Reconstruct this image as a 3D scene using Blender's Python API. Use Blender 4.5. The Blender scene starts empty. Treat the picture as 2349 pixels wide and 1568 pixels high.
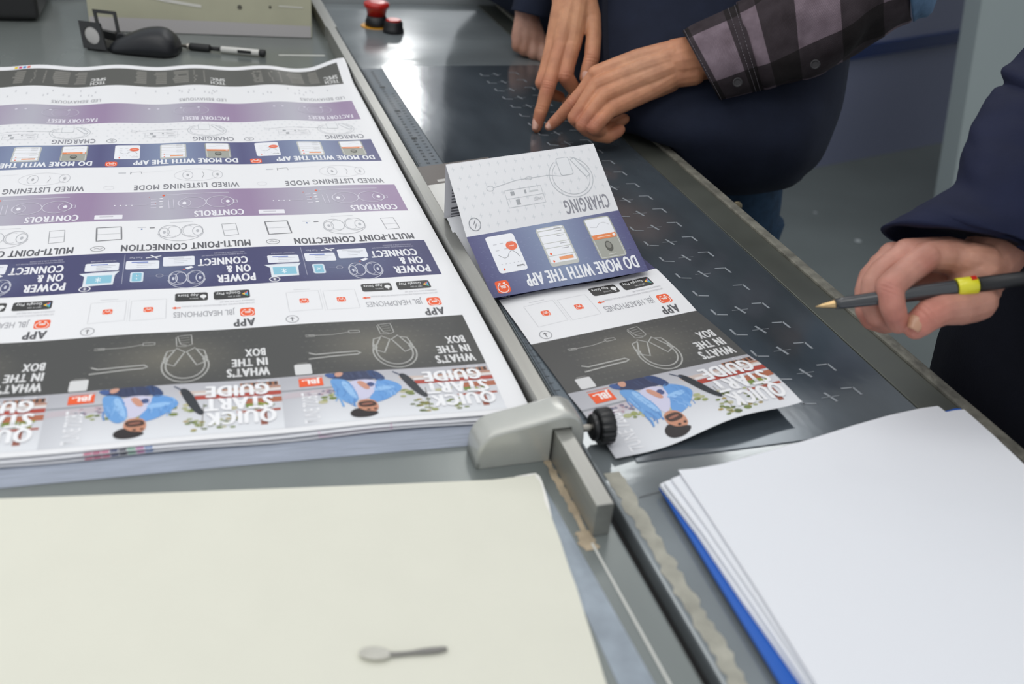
import bpy, bmesh, math, random
import numpy as np
from mathutils import Vector as V, Matrix

random.seed(7)
sc = bpy.context.scene
COL = sc.collection

# ---------------------------------------------------------------- camera
FPX, PITCH, ROLL = 2321.33, 0.539218, 0.094581
U, T = 0.07, 0.90                       # one leaflet panel height; desk top height
CZ = T + 6.25 * U
cp, sp, cr, sr = math.cos(PITCH), math.sin(PITCH), math.cos(ROLL), math.sin(ROLL)
FWD = V((0, cp, -sp)); _up = V((0, sp, cp)); _rt = V((1, 0, 0))
RGT = cr * _rt + sr * _up
UPV = -sr * _rt + cr * _up
CAM = V((0, 0, CZ))
cd = bpy.data.cameras.new('camera'); cam = bpy.data.objects.new('camera', cd); COL.objects.link(cam)
m = Matrix((RGT, UPV, -FWD)).transposed().to_4x4(); m.translation = CAM; cam.matrix_world = m
cd.sensor_width = 36.0; cd.lens = FPX * 36.0 / 2349.0; cd.clip_start = 0.01
cd.dof.use_dof = True; cd.dof.focus_distance = 1.0; cd.dof.aperture_fstop = 5.6
sc.camera = cam
sc.view_settings.view_transform = 'Standard'; sc.view_settings.look = 'None'
sc.view_settings.gamma = 1.0; sc.view_settings.use_curve_mapping = False
sc.view_settings.exposure = 0.0

def lin(c):
    return tuple((x / 255 / 12.92) if x / 255 <= .04045 else ((x / 255 + .055) / 1.055) ** 2.4 for x in c)

# ---------------------------------------------------------------- world and lamps
wd = bpy.data.worlds.new('world'); sc.world = wd; wd.use_nodes = True
wd.node_tree.nodes['Background'].inputs[0].default_value = (.92, .96, 1.0, 1)
wd.node_tree.nodes['Background'].inputs[1].default_value = 0.72

def ray(x, y): return FWD + RGT * ((x - 1174.5) / FPX) - UPV * ((y - 784) / FPX)
def at(x, y, z=T):
    d = ray(x, y); return CAM + d * ((z - CZ) / d.z)
def atd(x, y, d): return CAM + ray(x, y) * d
E1, E2 = V((-.342, .940, 0)), V((.940, .342, 0))   # desk directions: away along the rail, across to the right
def tb(a, b, z=0.0): return E2 * a + E1 * b + V((0, 0, T + z))
RZ = math.atan2(E2.y, E2.x)

# ---------------------------------------------------------------- object helpers
def link(o, parent=None):
    COL.objects.link(o)
    if parent is not None:
        o.parent = parent
        o.matrix_parent_inverse = parent.matrix_world.inverted()
    return o
def tag(o, label=None, cat=None, group=None, kind=None):
    if label: o['label'] = label
    if cat: o['category'] = cat
    if group: o['group'] = group
    if kind: o['kind'] = kind
    return o
def empty(name, loc, label=None, cat=None, group=None):
    o = bpy.data.objects.new(name, None); o.empty_display_size = .02
    o.location = loc; COL.objects.link(o); o.matrix_world = Matrix.Translation(loc)
    return tag(o, label, cat, group)
def mobj(name, bm, mats, parent=None, smooth=False, origin=None):
    me = bpy.data.meshes.new(name)
    bmesh.ops.recalc_face_normals(bm, faces=bm.faces[:])
    if origin is not None:
        bmesh.ops.translate(bm, verts=bm.verts[:], vec=-V(origin))
    bm.to_mesh(me); bm.free()
    for x in (mats if isinstance(mats, (list, tuple)) else [mats]): me.materials.append(x)
    if smooth:
        for p in me.polygons: p.use_smooth = True
    o = bpy.data.objects.new(name, me)
    if origin is not None: o.matrix_world = Matrix.Translation(origin)
    return link(o, parent)

def add_box(bm, c, ax, ay, az, bevel=0.0, seg=2, mi=0):
    """box from centre and three half-axis vectors"""
    c, ax, ay, az = V(c), V(ax), V(ay), V(az)
    b2 = bmesh.new()
    vs = [b2.verts.new(c + ax * i + ay * j + az * k) for i in (-1, 1) for j in (-1, 1) for k in (-1, 1)]
    for f in ((0, 1, 3, 2), (4, 6, 7, 5), (0, 4, 5, 1), (2, 3, 7, 6), (0, 2, 6, 4), (1, 5, 7, 3)):
        b2.faces.new([vs[i] for i in f])
    bmesh.ops.recalc_face_normals(b2, faces=b2.faces[:])
    if bevel: bmesh.ops.bevel(b2, geom=b2.edges[:], offset=bevel, segments=seg, affect='EDGES', profile=.6)
    merge(bm, b2, mi)
def merge(bm, b2, mi=0):
    mp = {v: bm.verts.new(v.co) for v in b2.verts}
    for f in b2.faces:
        try:
            g = bm.faces.new([mp[v] for v in f.verts]); g.material_index = mi; g.smooth = f.smooth
        except ValueError: pass
    b2.free()
def tbox(bm, a0, a1, b0, b1, z0, z1, bevel=0.0, seg=2, mi=0):
    add_box(bm, tb((a0 + a1) / 2, (b0 + b1) / 2, (z0 + z1) / 2), E2 * ((a1 - a0) / 2), E1 * ((b1 - b0) / 2), V((0, 0, (z1 - z0) / 2)), bevel, seg, mi)
def frame_of(d):
    d = V(d).normalized(); h = V((0, 0, 1)) if abs(d.z) < .9 else V((1, 0, 0))
    x = d.cross(h).normalized(); return x, d.cross(x).normalized(), d
def add_lathe(bm, p0, p1, prof, n=32, mi=0, smooth=True):
    """revolve prof [(t along p0-p1 in metres, radius)] about the axis"""
    x, y, d = frame_of(V(p1) - V(p0)); rings = []
    for t, r in prof:
        c = V(p0) + d * t
        rings.append([bm.verts.new(c + x * (r * math.cos(2 * math.pi * i / n)) + y * (r * math.sin(2 * math.pi * i / n))) for i in range(n)])
    for a, b in zip(rings, rings[1:]):
        for i in range(n):
            f = bm.faces.new((a[i], a[(i + 1) % n], b[(i + 1) % n], b[i])); f.material_index = mi; f.smooth = smooth
    for rg in (rings[0][::-1], rings[-1]):
        f = bm.faces.new(rg); f.material_index = mi
def add_cone(bm, p0, r0, p1, r1, n=14):
    """capsule with two radii and round ends"""
    p0, p1 = V(p0), V(p1); L = (p1 - p0).length
    if L < 1e-6: p1 = p0 + V((0, 0, 1e-4)); L = 1e-4
    prof = [(-r0 * math.cos(t), r0 * math.sin(t)) for t in (.02, .5, 1.0, 1.4)]
    prof += [(L * .33, r0 * .67 + r1 * .33), (L * .67, r0 * .33 + r1 * .67)]
    prof += [(L + r1 * math.cos(t), r1 * math.sin(t)) for t in (1.4, 1.0, .5, .02)]
    add_lathe(bm, p0, p1, prof, n)
def add_prism(bm, pts, ext, mi=0, bevel=0.0, seg=3):
    """closed outline pts (3-D) extruded by the vector ext"""
    b2 = bmesh.new(); a = [b2.verts.new(V(p)) for p in pts]; b = [b2.verts.new(V(p) + V(ext)) for p in pts]
    n = len(a)
    f0 = b2.faces.new(a); f1 = b2.faces.new(b[::-1])
    for i in range(n): b2.faces.new((a[i], b[i], b[(i + 1) % n], a[(i + 1) % n]))
    bmesh.ops.recalc_face_normals(b2, faces=b2.faces[:])
    if bevel:
        es = list(set(f0.edges[:]) | set(f1.edges[:]))
        bmesh.ops.bevel(b2, geom=es, offset=bevel, segments=seg, affect='EDGES', profile=.6)
    bmesh.ops.triangulate(b2, faces=[f for f in b2.faces if len(f.verts) > 4])
    merge(bm, b2, mi)
def add_loft(bm, rings, uvl=None, mi=0, cap=True, vlen=None):
    """rings of equal point count -> skin; uv = (round, along)"""
    n = len(rings[0]); R = [[bm.verts.new(p) for p in r] for r in rings]
    for k, (a, b) in enumerate(zip(R, R[1:])):
        for i in range(n):
            j = (i + 1) % n
            f = bm.faces.new((a[i], a[j], b[j], b[i])); f.smooth = True; f.material_index = mi
            if uvl is not None:
                for l, uv in zip(f.loops, ((i, k), (i + 1, k), (i + 1, k + 1), (i, k + 1))):
                    l[uvl].uv = (uv[0] / n, (vlen[uv[1]] if vlen else uv[1] / (len(R) - 1)))
    if cap:
        for r in (R[0][::-1], R[-1]):
            f = bm.faces.new(r); f.material_index = mi; f.smooth = True
    return R
def oval(c, ax, ay, n=40, pw=2.0, wob=None):
    out = []
    for i in range(n):
        t = 2 * math.pi * i / n; ct, st = math.cos(t), math.sin(t)
        k = 1.0 + (wob(t) if wob else 0)
        out.append(V(c) + V(ax) * (k * math.copysign(abs(ct) ** (2 / pw), ct)) + V(ay) * (k * math.copysign(abs(st) ** (2 / pw), st)))
    return out
HOR = V((0, 1, 0))
def pxring(L, R, d, thick, n=40, pw=2.2, wob=None, along=None):
    """ring whose left and right silhouettes fall on two photo points at depth d"""
    l, r = atd(L[0], L[1], d), atd(R[0], R[1], d)
    return oval((l + r) / 2, (r - l) / 2, (along or HOR).normalized() * thick, n, pw, wob)
def interp_rings(rings, k):
    """catmull-rom between rings, k sub-steps"""
    out = []; N = len(rings)
    for i in range(N - 1):
        p0, p1, p2, p3 = rings[max(i - 1, 0)], rings[i], rings[i + 1], rings[min(i + 2, N - 1)]
        for s in range(k):
            t = s / k
            out.append([0.5 * ((2 * b) + (c - a) * t + (2 * a - 5 * b + 4 * c - d) * t * t + (3 * b - a - 3 * c + d) * t ** 3) for a, b, c, d in zip(p0, p1, p2, p3)])
    out.append(rings[-1]); return out

# ---------------------------------------------------------------- materials
def mat(name, col, rough=.5, metal=0.0, var=0.0, vscale=20.0, bump=0.0, bscale=200.0, stretch=None, spec=.5, rvar=0.0, sss=0.0, coat=0.0):
    m = bpy.data.materials.new(name); m.use_nodes = True
    nt = m.node_tree; b = nt.nodes['Principled BSDF']; L = nt.links
    c = lin(col)
    b.inputs['Base Color'].default_value = (*c, 1); b.inputs['Roughness'].default_value = rough
    b.inputs['Metallic'].default_value = metal; b.inputs['Specular IOR Level'].default_value = spec
    if coat: b.inputs['Coat Weight'].default_value = coat; b.inputs['Coat Roughness'].default_value = .15
    if sss:
        b.inputs['Subsurface Weight'].default_value = sss
        b.inputs['Subsurface Radius'].default_value = (.006, .0025, .0012); b.inputs['Subsurface Scale'].default_value = 1.0
    tc = nt.nodes.new('ShaderNodeTexCoord'); vec = tc.outputs['Object']
    if stretch:
        mp = nt.nodes.new('ShaderNodeMapping'); mp.inputs['Rotation'].default_value = (0, 0, -RZ); mp.inputs['Scale'].default_value = stretch
        # rotate into desk directions first, then stretch
        m1 = nt.nodes.new('ShaderNodeMapping'); m1.inputs['Rotation'].default_value = (0, 0, -RZ)
        mp.inputs['Rotation'].default_value = (0, 0, 0)
        L.new(vec, m1.inputs[0]); L.new(m1.outputs[0], mp.inputs[0]); vec = mp.outputs[0]
    m['_'] = 0
    if var or rvar:
        n = nt.nodes.new('ShaderNodeTexNoise'); n.inputs['Scale'].default_value = vscale; n.inputs['Detail'].default_value = 5
        L.new(vec, n.inputs['Vector'])
        if var:
            r = nt.nodes.new('ShaderNodeValToRGB')
            r.color_ramp.elements[0].position = .3; r.color_ramp.elements[1].position = .7
            r.color_ramp.elements[0].color = (*[x * (1 - var) for x in c], 1); r.color_ramp.elements[1].color = (*[min(1, x * (1 + var)) for x in c], 1)
            L.new(n.outputs['Fac'], r.inputs[0]); L.new(r.outputs[0], b.inputs['Base Color'])
        if rvar:
            mr = nt.nodes.new('ShaderNodeMapRange'); mr.inputs['From Min'].default_value = .3; mr.inputs['From Max'].default_value = .7
            mr.inputs['To Min'].default_value = max(.02, rough - rvar); mr.inputs['To Max'].default_value = rough + rvar
            L.new(n.outputs['Fac'], mr.inputs[0]); L.new(mr.outputs[0], b.inputs['Roughness'])
    if bump:
        n2 = nt.nodes.new('ShaderNodeTexNoise'); n2.inputs['Scale'].default_value = bscale; n2.inputs['Detail'].default_value = 4
        L.new(vec, n2.inputs['Vector'])
        bp = nt.nodes.new('ShaderNodeBump'); bp.inputs['Strength'].default_value = bump; bp.inputs['Distance'].default_value = .002
        L.new(n2.outputs['Fac'], bp.inputs['Height']); L.new(bp.outputs[0], b.inputs['Normal'])
    del m['_']
    return m
def emit(name, col, s):
    m = bpy.data.materials.new(name); m.use_nodes = True; nt = m.node_tree
    b = nt.nodes['Principled BSDF']; b.inputs['Base Color'].default_value = (.8, .8, .8, 1)
    b.inputs['Emission Color'].default_value = (*col, 1); b.inputs['Emission Strength'].default_value = s
    return m

M = {}
M['lamp_housing'] = mat('lamp_housing_paint', (225, 226, 226), .5)

# desk lamps overhead, a far one mirrored in the steel, one added background fill
def lamp(a, b, z, la, lb, strength, label, tilt=0.0):
    c = tb(a, b, z); o = empty('ceiling_or_fill_light', c, label, 'light')
    R = Matrix.Rotation(tilt, 3, E2); x, y, n = E2, R @ E1, R @ V((0, 0, 1))
    bm = bmesh.new(); add_box(bm, c + n * .03, x * (la / 2 + .02), y * (lb / 2 + .02), n * .028, .006)
    mobj('housing', bm, M['lamp_housing'], o)
    bm = bmesh.new(); add_box(bm, c - n * .004, x * (la / 2), y * (lb / 2), n * .004)
    mobj('diffuser', bm, emit('lamp_diffuser_glow', (1.0, .985, .96), strength), o)
    return o
LAMPS = [lamp(-.15, 1.25, 1.25, 1.5, .42, 2.95, 'long white ceiling lamp hanging over the far half of the desk'),
         lamp(-.35, 0.15, 1.45, 1.7, .50, 2.7, 'wide white ceiling lamp hanging over the near end of the desk'),
         lamp(.91, 4.20, .97, .12, .20, 40.0, 'small upright bright lamp far beyond the desk', -1.35),
         lamp(1.35, 2.45, 1.55, 1.2, .35, 8.0, 'added fill lamp over the floor behind the people')]  # last one is an added, unseen fill that brightens the back floor and wall

# ---------------------------------------------------------------- the setting
M['floor'] = mat('floor_paint', (98, 105, 104), .55, var=.10, vscale=3.0, bump=.15, bscale=120)
M['wall'] = mat('wall_panel_paint', (132, 138, 164), .6, var=.05, vscale=1.2)
M['stripe'] = mat('blue_stripe_paint', (0, 42, 100), .5)
M['wall2'] = mat('grey_green_paint', (128, 138, 138), .55, var=.03, vscale=1.0)
M['dusk'] = mat('pale_wall_paint', (186, 190, 190), .6, var=.05, vscale=1.5)
def struct(name, bm, m): return tag(mobj(name, bm, m), kind='structure')
bm = bmesh.new(); add_box(bm, (0.6, 2.3, -.05), (4.2, 0, 0), (0, 3.8, 0), (0, 0, .05)); 
for x_, y_, r_ in ((1767, 445, .014), (1968, 552, .011), (1870, 487, .006)):
    c_ = at(x_, y_, .0006); bm.faces.new([bm.verts.new(c_ + V((r_ * math.cos(t), r_ * math.sin(t), 0))) for t in [i * math.pi / 8 for i in range(16)]]).material_index = 1
struct('floor', bm, [M['floor'], mat('floor_speck', (176, 182, 182), .6)])
w0, w1 = V((1.044, 3.714, 0)), V((1.527, 4.061, 0)); wd_ = (w1 - w0).normalized(); wn = V((wd_.y, -wd_.x, 0))
wa, wb = w0 - wd_ * .9, w1 + wd_ * 2.3
bm = bmesh.new(); add_box(bm, (wa + wb) / 2 - wn * .06 + V((0, 0, 1.5)), (wb - wa) / 2, wn * .06, V((0, 0, 1.5))); struct('wall_back', bm, M['wall'])
def on_wall(x, y, off=0.0):
    d = ray(x, y); t = (w0 + wn * off - CAM).dot(wn) / d.dot(wn); return CAM + d * t
s0, s1, s2 = on_wall(1960, 105), on_wall(2244, 62), on_wall(1960, 134)
bm = bmesh.new()
zt = (s0.z + s1.z) / 2; hh = .5 * abs(s0.z - s2.z)
sl = (s1.z - s0.z) / (s1 - s0).length
sd = (s1 - s0).normalized(); cc = (s0 + s1) / 2 - V((0, 0, hh)) + wn * .006
add_box(bm, cc, sd * 1.6, wn * .006, V((0, 0, hh))); struct('trim_1', bm, M['stripe'])
# grey-green partition whose leaning edge closes the view on the right
pe0, pe1 = atd(2262, -60, 3.1), atd(2183, 440, 3.1)
ed = (pe1 - pe0); pe1 = pe0 + ed * (pe0.z / (pe0.z - pe1.z))
pr = V((.96, .28, 0)).normalized(); pn = V((pr.y, -pr.x, 0))
bm = bmesh.new(); top = pe0 + ed * (-.9)
add_prism(bm, [top, pe1, pe1 + pr * 1.6, top + pr * 1.9], -pn * .08); struct('wall_right', bm, M['wall2'])
bm = bmesh.new(); add_box(bm, tb(-1.0, 5.2, .55), E2 * 1.9, E1 * .06, V((0, 0, 1.45))); struct('wall_left', bm, M['dusk'])

# ---------------------------------------------------------------- inspection console (the desk)
M['desk'] = mat('desk_steel', (128, 134, 132), .25, .3, var=.14, vscale=6, bump=.06, bscale=60, stretch=(1, .25, 1), rvar=.08)
M['deskR'] = mat('right_desk_steel', (132, 139, 142), .13, .25, var=.18, vscale=9, bump=.05, bscale=60, stretch=(.5, 1, 1), rvar=.05)
M['plate'] = mat('dark_plate_steel', (82, 90, 97), .13, .35, var=.35, vscale=11, bump=.03, bscale=90, stretch=(1, .45, 1), rvar=.05)
M['rim'] = mat('rim_metal', (96, 99, 92), .42, .5, var=.10, vscale=14, rvar=.06)
M['bead'] = mat('worn_bead', (120, 118, 108), .6, .2, var=.35, vscale=90, bump=.5, bscale=260)
M['rail'] = mat('rail_aluminium', (163, 163, 158), .38, .75, var=.05, vscale=40, stretch=(4, .1, 4))
M['ruler'] = mat('ruler_steel', (98, 108, 116), .48, .25, var=.2, vscale=40, stretch=(1, .3, 1), rvar=.08)
M['black'] = mat('black_gap', (14, 14, 15), .7)
M['mark'] = mat('grey_mark_paint', (146, 152, 158), .5, var=.15, vscale=200)
M['ink'] = mat('black_numeral_ink', (26, 30, 36), .5)
M['tape'] = mat('old_tape_residue', (164, 162, 150), .7, var=.22, vscale=60, bump=.3, bscale=300)
M['tan'] = mat('tan_residue', (172, 156, 132), .7, var=.25, vscale=70)
M['whiteline'] = mat('white_line_paint', (205, 206, 200), .5)
M['body'] = mat('console_body_paint', (96, 100, 102), .5)
M['scuff'] = mat('grey_scuff', (150, 160, 170), .45, .4, var=.2, vscale=40)

con = empty('inspection_console', tb(.15, .9, -T), 'grey steel press inspection desk with clamping rail, ruler and marked dark plate', 'desk')
bm = bmesh.new(); tbox(bm, -1.15, .2475, -.28, 1.86, -.035, 0, .002); mobj('desk_top', bm, M['desk'], con)
bm = bmesh.new(); tbox(bm, .2575, .5455, -.28, 1.86, -.035, 0, .002); mobj('right_desk_top', bm, M['deskR'], con)
bm = bmesh.new(); tbox(bm, .2478, .2572, -.28, 1.86, -.034, -.012); mobj('slot', bm, M['black'], con)
bm = bmesh.new(); tbox(bm, .5455, .580, -.28, 1.86, -.035, .0005, .001); mobj('edge_rim', bm, M['rim'], con)
bm = bmesh.new(); tbox(bm, .5803, .592, -.28, 1.86, -.05, .0035, .003, 3); mobj('edge_bead', bm, M['bead'], con)
bm = bmesh.new(); tbox(bm, -1.15, .59, 1.862, 1.90, -.05, .012, .004); mobj('far_rim', bm, mat('far_rim_paint', (170, 176, 178), .4, .3), con)
bm = bmesh.new(); tbox(bm, -1.10, .53, -.20, 1.84, -.62, -.036); tbox(bm, -1.0, .40, -.10, 1.75, -T + .001, -.62); mobj('cabinet_body', bm, M['body'], con)
bm = bmesh.new(); tbox(bm, .2895, .543, .512, 1.475, 0, .0009); plate_bm = bm
# printed marks on the plate: one row of open brackets, one of crosses, one of closed brackets
def dash(bm, a, b, a2, b2, w, z=.0011):
    p, q = tb(a, b, z), tb(a2, b2, z); d = (q - p).normalized(); s = V((-d.y, d.x, 0)) * (w / 2)
    bm.faces.new([bm.verts.new(x) for x in (p - s, q - s, q + s, p + s)])
bm = bmesh.new()
for i in range(26):
    b = .560 + i * .0362
    if b > 1.46: break
    k = .008 - .016 * (1.4 - b)      # rows run a hair off the plate's edge
    a = .5045 - (b - .56) * .022
    g = b + .0045
    dash(bm, a - .008, g + .005, a + .003, g + .0045, .0016); dash(bm, a + .003, g + .0052, a + .0045, g - .006, .0022)
    a = .4805 - (b - .56) * .030
    if not (.72 < b < .76):
        dash(bm, a - .0085, b, a + .0085, b + .0006, .0006); dash(bm, a - .002, b + .0065, a + .002, b - .0065, .0024)
    a = .4568 - (b - .56) * .024; g = b - .002
    dash(bm, a - .0050, g + .007, a - .0042, g - .003, .0022); dash(bm, a - .0046, g - .0025, a + .0065, g - .0045, .0016)
merge(plate_bm, bm, 1); pl = mobj('marked_plate', plate_bm, [M['plate'], M['mark']], con)
# ruler strip with its numerals
bm = bmesh.new(); tbox(bm, .2585, .2885, .557, 1.462, 0, .0012, .0004); rl = mobj('ruler_strip', bm, M['ruler'], con)

# text helper: flat triangles of a string (height 1 = capital height)
_tx = {}
def glyphs(s, bold=0.0, space=1.0):
    key = (s, bold, space)
    if key not in _tx:
        c = bpy.data.curves.new('t', 'FONT'); c.body = s; c.size = 1.0; c.offset = bold; c.resolution_u = 3; c.space_character = space
        o = bpy.data.objects.new('t', c); COL.objects.link(o)
        dg = bpy.context.evaluated_depsgraph_get(); me = o.evaluated_get(dg).to_mesh(); me.calc_loop_triangles()
        vs = [(v.co.x, v.co.y) for v in me.vertices]; tr = [tuple(t.vertices) for t in me.loop_triangles]
        o.evaluated_get(dg).to_mesh_clear(); bpy.data.objects.remove(o); bpy.data.curves.remove(c)
        x0 = min(v[0] for v in vs); x1 = max(v[0] for v in vs)
        hcap = 0.729
        _tx[key] = ([((x - x0) / hcap, y / hcap) for x, y in vs], tr, (x1 - x0) / hcap)
    return _tx[key]
def flat_text(bm, s, fn, bold=0.0, mi=0):
    vs, tr, w = glyphs(s, bold)
    V_ = [bm.verts.new(fn(x, y, w)) for x, y in vs]
    for t in tr:
        try: f = bm.faces.new([V_[i] for i in t]); f.material_index = mi
        except ValueError: pass
bm = bmesh.new()
def rb(n): return .6905 + (n - 13) * .0102
for n in range(-8, 88):
    b = rb(n)
    if not .56 < b < 1.455: continue
    big = n % 10 == 0
    hgt_, bb = (.0075, .035) if big else (.0042, .02)
    if n >= 1:
        ca = .2715 if not big else .273
        flat_text(bm, str(n) if big or n < 10 or n > 9 else str(n % 10), lambda x, y, w: tb(ca - hgt_ / 2 + y * hgt_, b - w * hgt_ * .42 + x * hgt_ * .84, .0014), bb)
    L = .006 if n % 5 == 0 else .0042
    dash(bm, .2592, b, .2592 + L, b, .0006, .0014)
    for j in range(1, 10): dash(bm, .2592, b + j * .00102, .2592 + .0022, b + j * .00102, .0002, .0014)
for n in range(22, 78):    # second row of small figures along the far half
    b = rb(n)
    dash(bm, .2795, b, .2835, b + .0008, .0018, .0014)
mobj('ruler_numerals', bm, M['ink'], rl)
# rail: long aluminium bar the clamp slides on
RA0, RA1, RH = .2292, .2412, .026
bm = bmesh.new(); tbox(bm, RA0, RA1, .4458, 1.60, 0.0002, RH, .0006, 2); mobj('rail', bm, M['rail'], con)
bm = bmesh.new(); tbox(bm, RA0 + .001, RA1 + .006, 1.62, 1.858, 0.0002, RH * .8, .0006, 2); mobj('rail_stop', bm, M['rail'], con)
# worn patches and lines on the steel
def patch(bm, outline, z):
    bm.faces.new([bm.verts.new(tb(a, b, z)) for a, b in outline])
def ragged(a0, a1, b0, b1, n, amp, rs):
    r = random.Random(rs); L = [(a0 + r.uniform(-amp, amp), b0 + (b1 - b0) * i / n) for i in range(n + 1)]
    R = [(a1 + r.uniform(-amp, amp), b0 + (b1 - b0) * i / n) for i in range(n, -1, -1)]
    return L + R
bm = bmesh.new(); patch(bm, ragged(.2615, .2725, .29, .505, 46, .0017, 3), .0003); mobj('tape_residue', bm, M['tape'], con)
bm = bmesh.new(); patch(bm, ragged(.2238, .2288, .452, .528, 22, .0010, 5), .0003); patch(bm, ragged(.2195, .2300, .434, .452, 9, .002, 6), .0003); mobj('tan_residue', bm, M['tan'], con)
bm = bmesh.new(); patch(bm, [(.2262, .440), (.2278, .440), (.2302, .28), (.2282, .28)], .0004); mobj('white_line', bm, M['whiteline'], con)
bm = bmesh.new(); patch(bm, [(.148, 1.5385), (.216, 1.5355), (.216, 1.5295), (.148, 1.5325)], .0004); mobj('white_line', bm, M['whiteline'], con)
bm = bmesh.new(); patch(bm, [(.203, .50), (.215, .50), (.222, .29), (.200, .29)], .00025); mobj('scuff', bm, M['scuff'], con)
bm = bmesh.new(); dash(bm, .2760, .476, .304, .481, .0010, .0004); mobj('joint_seam', bm, M['body'], con)
# emergency button pair near the far end of the desk
M['red'] = mat('red_plastic', (190, 30, 22), .35, coat=.3)
M['blackpl'] = mat('black_plastic', (26, 27, 30), .45)
M['yellow'] = mat('yellow_label', (226, 160, 40), .5)
b0 = tb(.3265, 1.705, 0)
es = empty('emergency_stop_button', b0, 'red mushroom emergency stop button on black collar near the far end of the desk', 'button')
bm = bmesh.new(); add_lathe(bm, b0, b0 + V((0, 0, 1)), [(0, .0185), (.010, .0185), (.012, .017), (.018, .016)]); mobj('collar', bm, M['blackpl'], es)
bm = bmesh.new(); add_lathe(bm, b0, b0 + V((0, 0, 1)), [(.018, .0150), (.030, .0175), (.032, .0205), (.036, .0215), (.039, .0205), (.0405, .017), (.041, .010)]); mobj('mushroom_cap', bm, M['red'], es)
bm = bmesh.new(); add_prism(bm, [tb(.3265 + .026 * math.cos(t), 1.705 + .022 * math.sin(t), .0002) for t in [i * math.pi / 12 for i in range(24)]], V((0, 0, .0012))); mobj('warning_label', bm, M['yellow'], es)
b1 = tb(.3478, 1.668, 0)
es2 = empty('push_button', b1, 'low black push button with red top beside the emergency stop', 'button')
bm = bmesh.new(); add_lathe(bm, b1, b1 + V((0, 0, 1)), [(0, .0175), (.006, .0172), (.008, .0155), (.017, .0150), (.0185, .0140)]); mobj('collar', bm, M['blackpl'], es2)
bm = bmesh.new(); add_lathe(bm, b1, b1 + V((0, 0, 1)), [(.0186, .0128), (.0205, .0125), (.0212, .0110)]); mobj('button_cap', bm, M['red'], es2)

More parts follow.
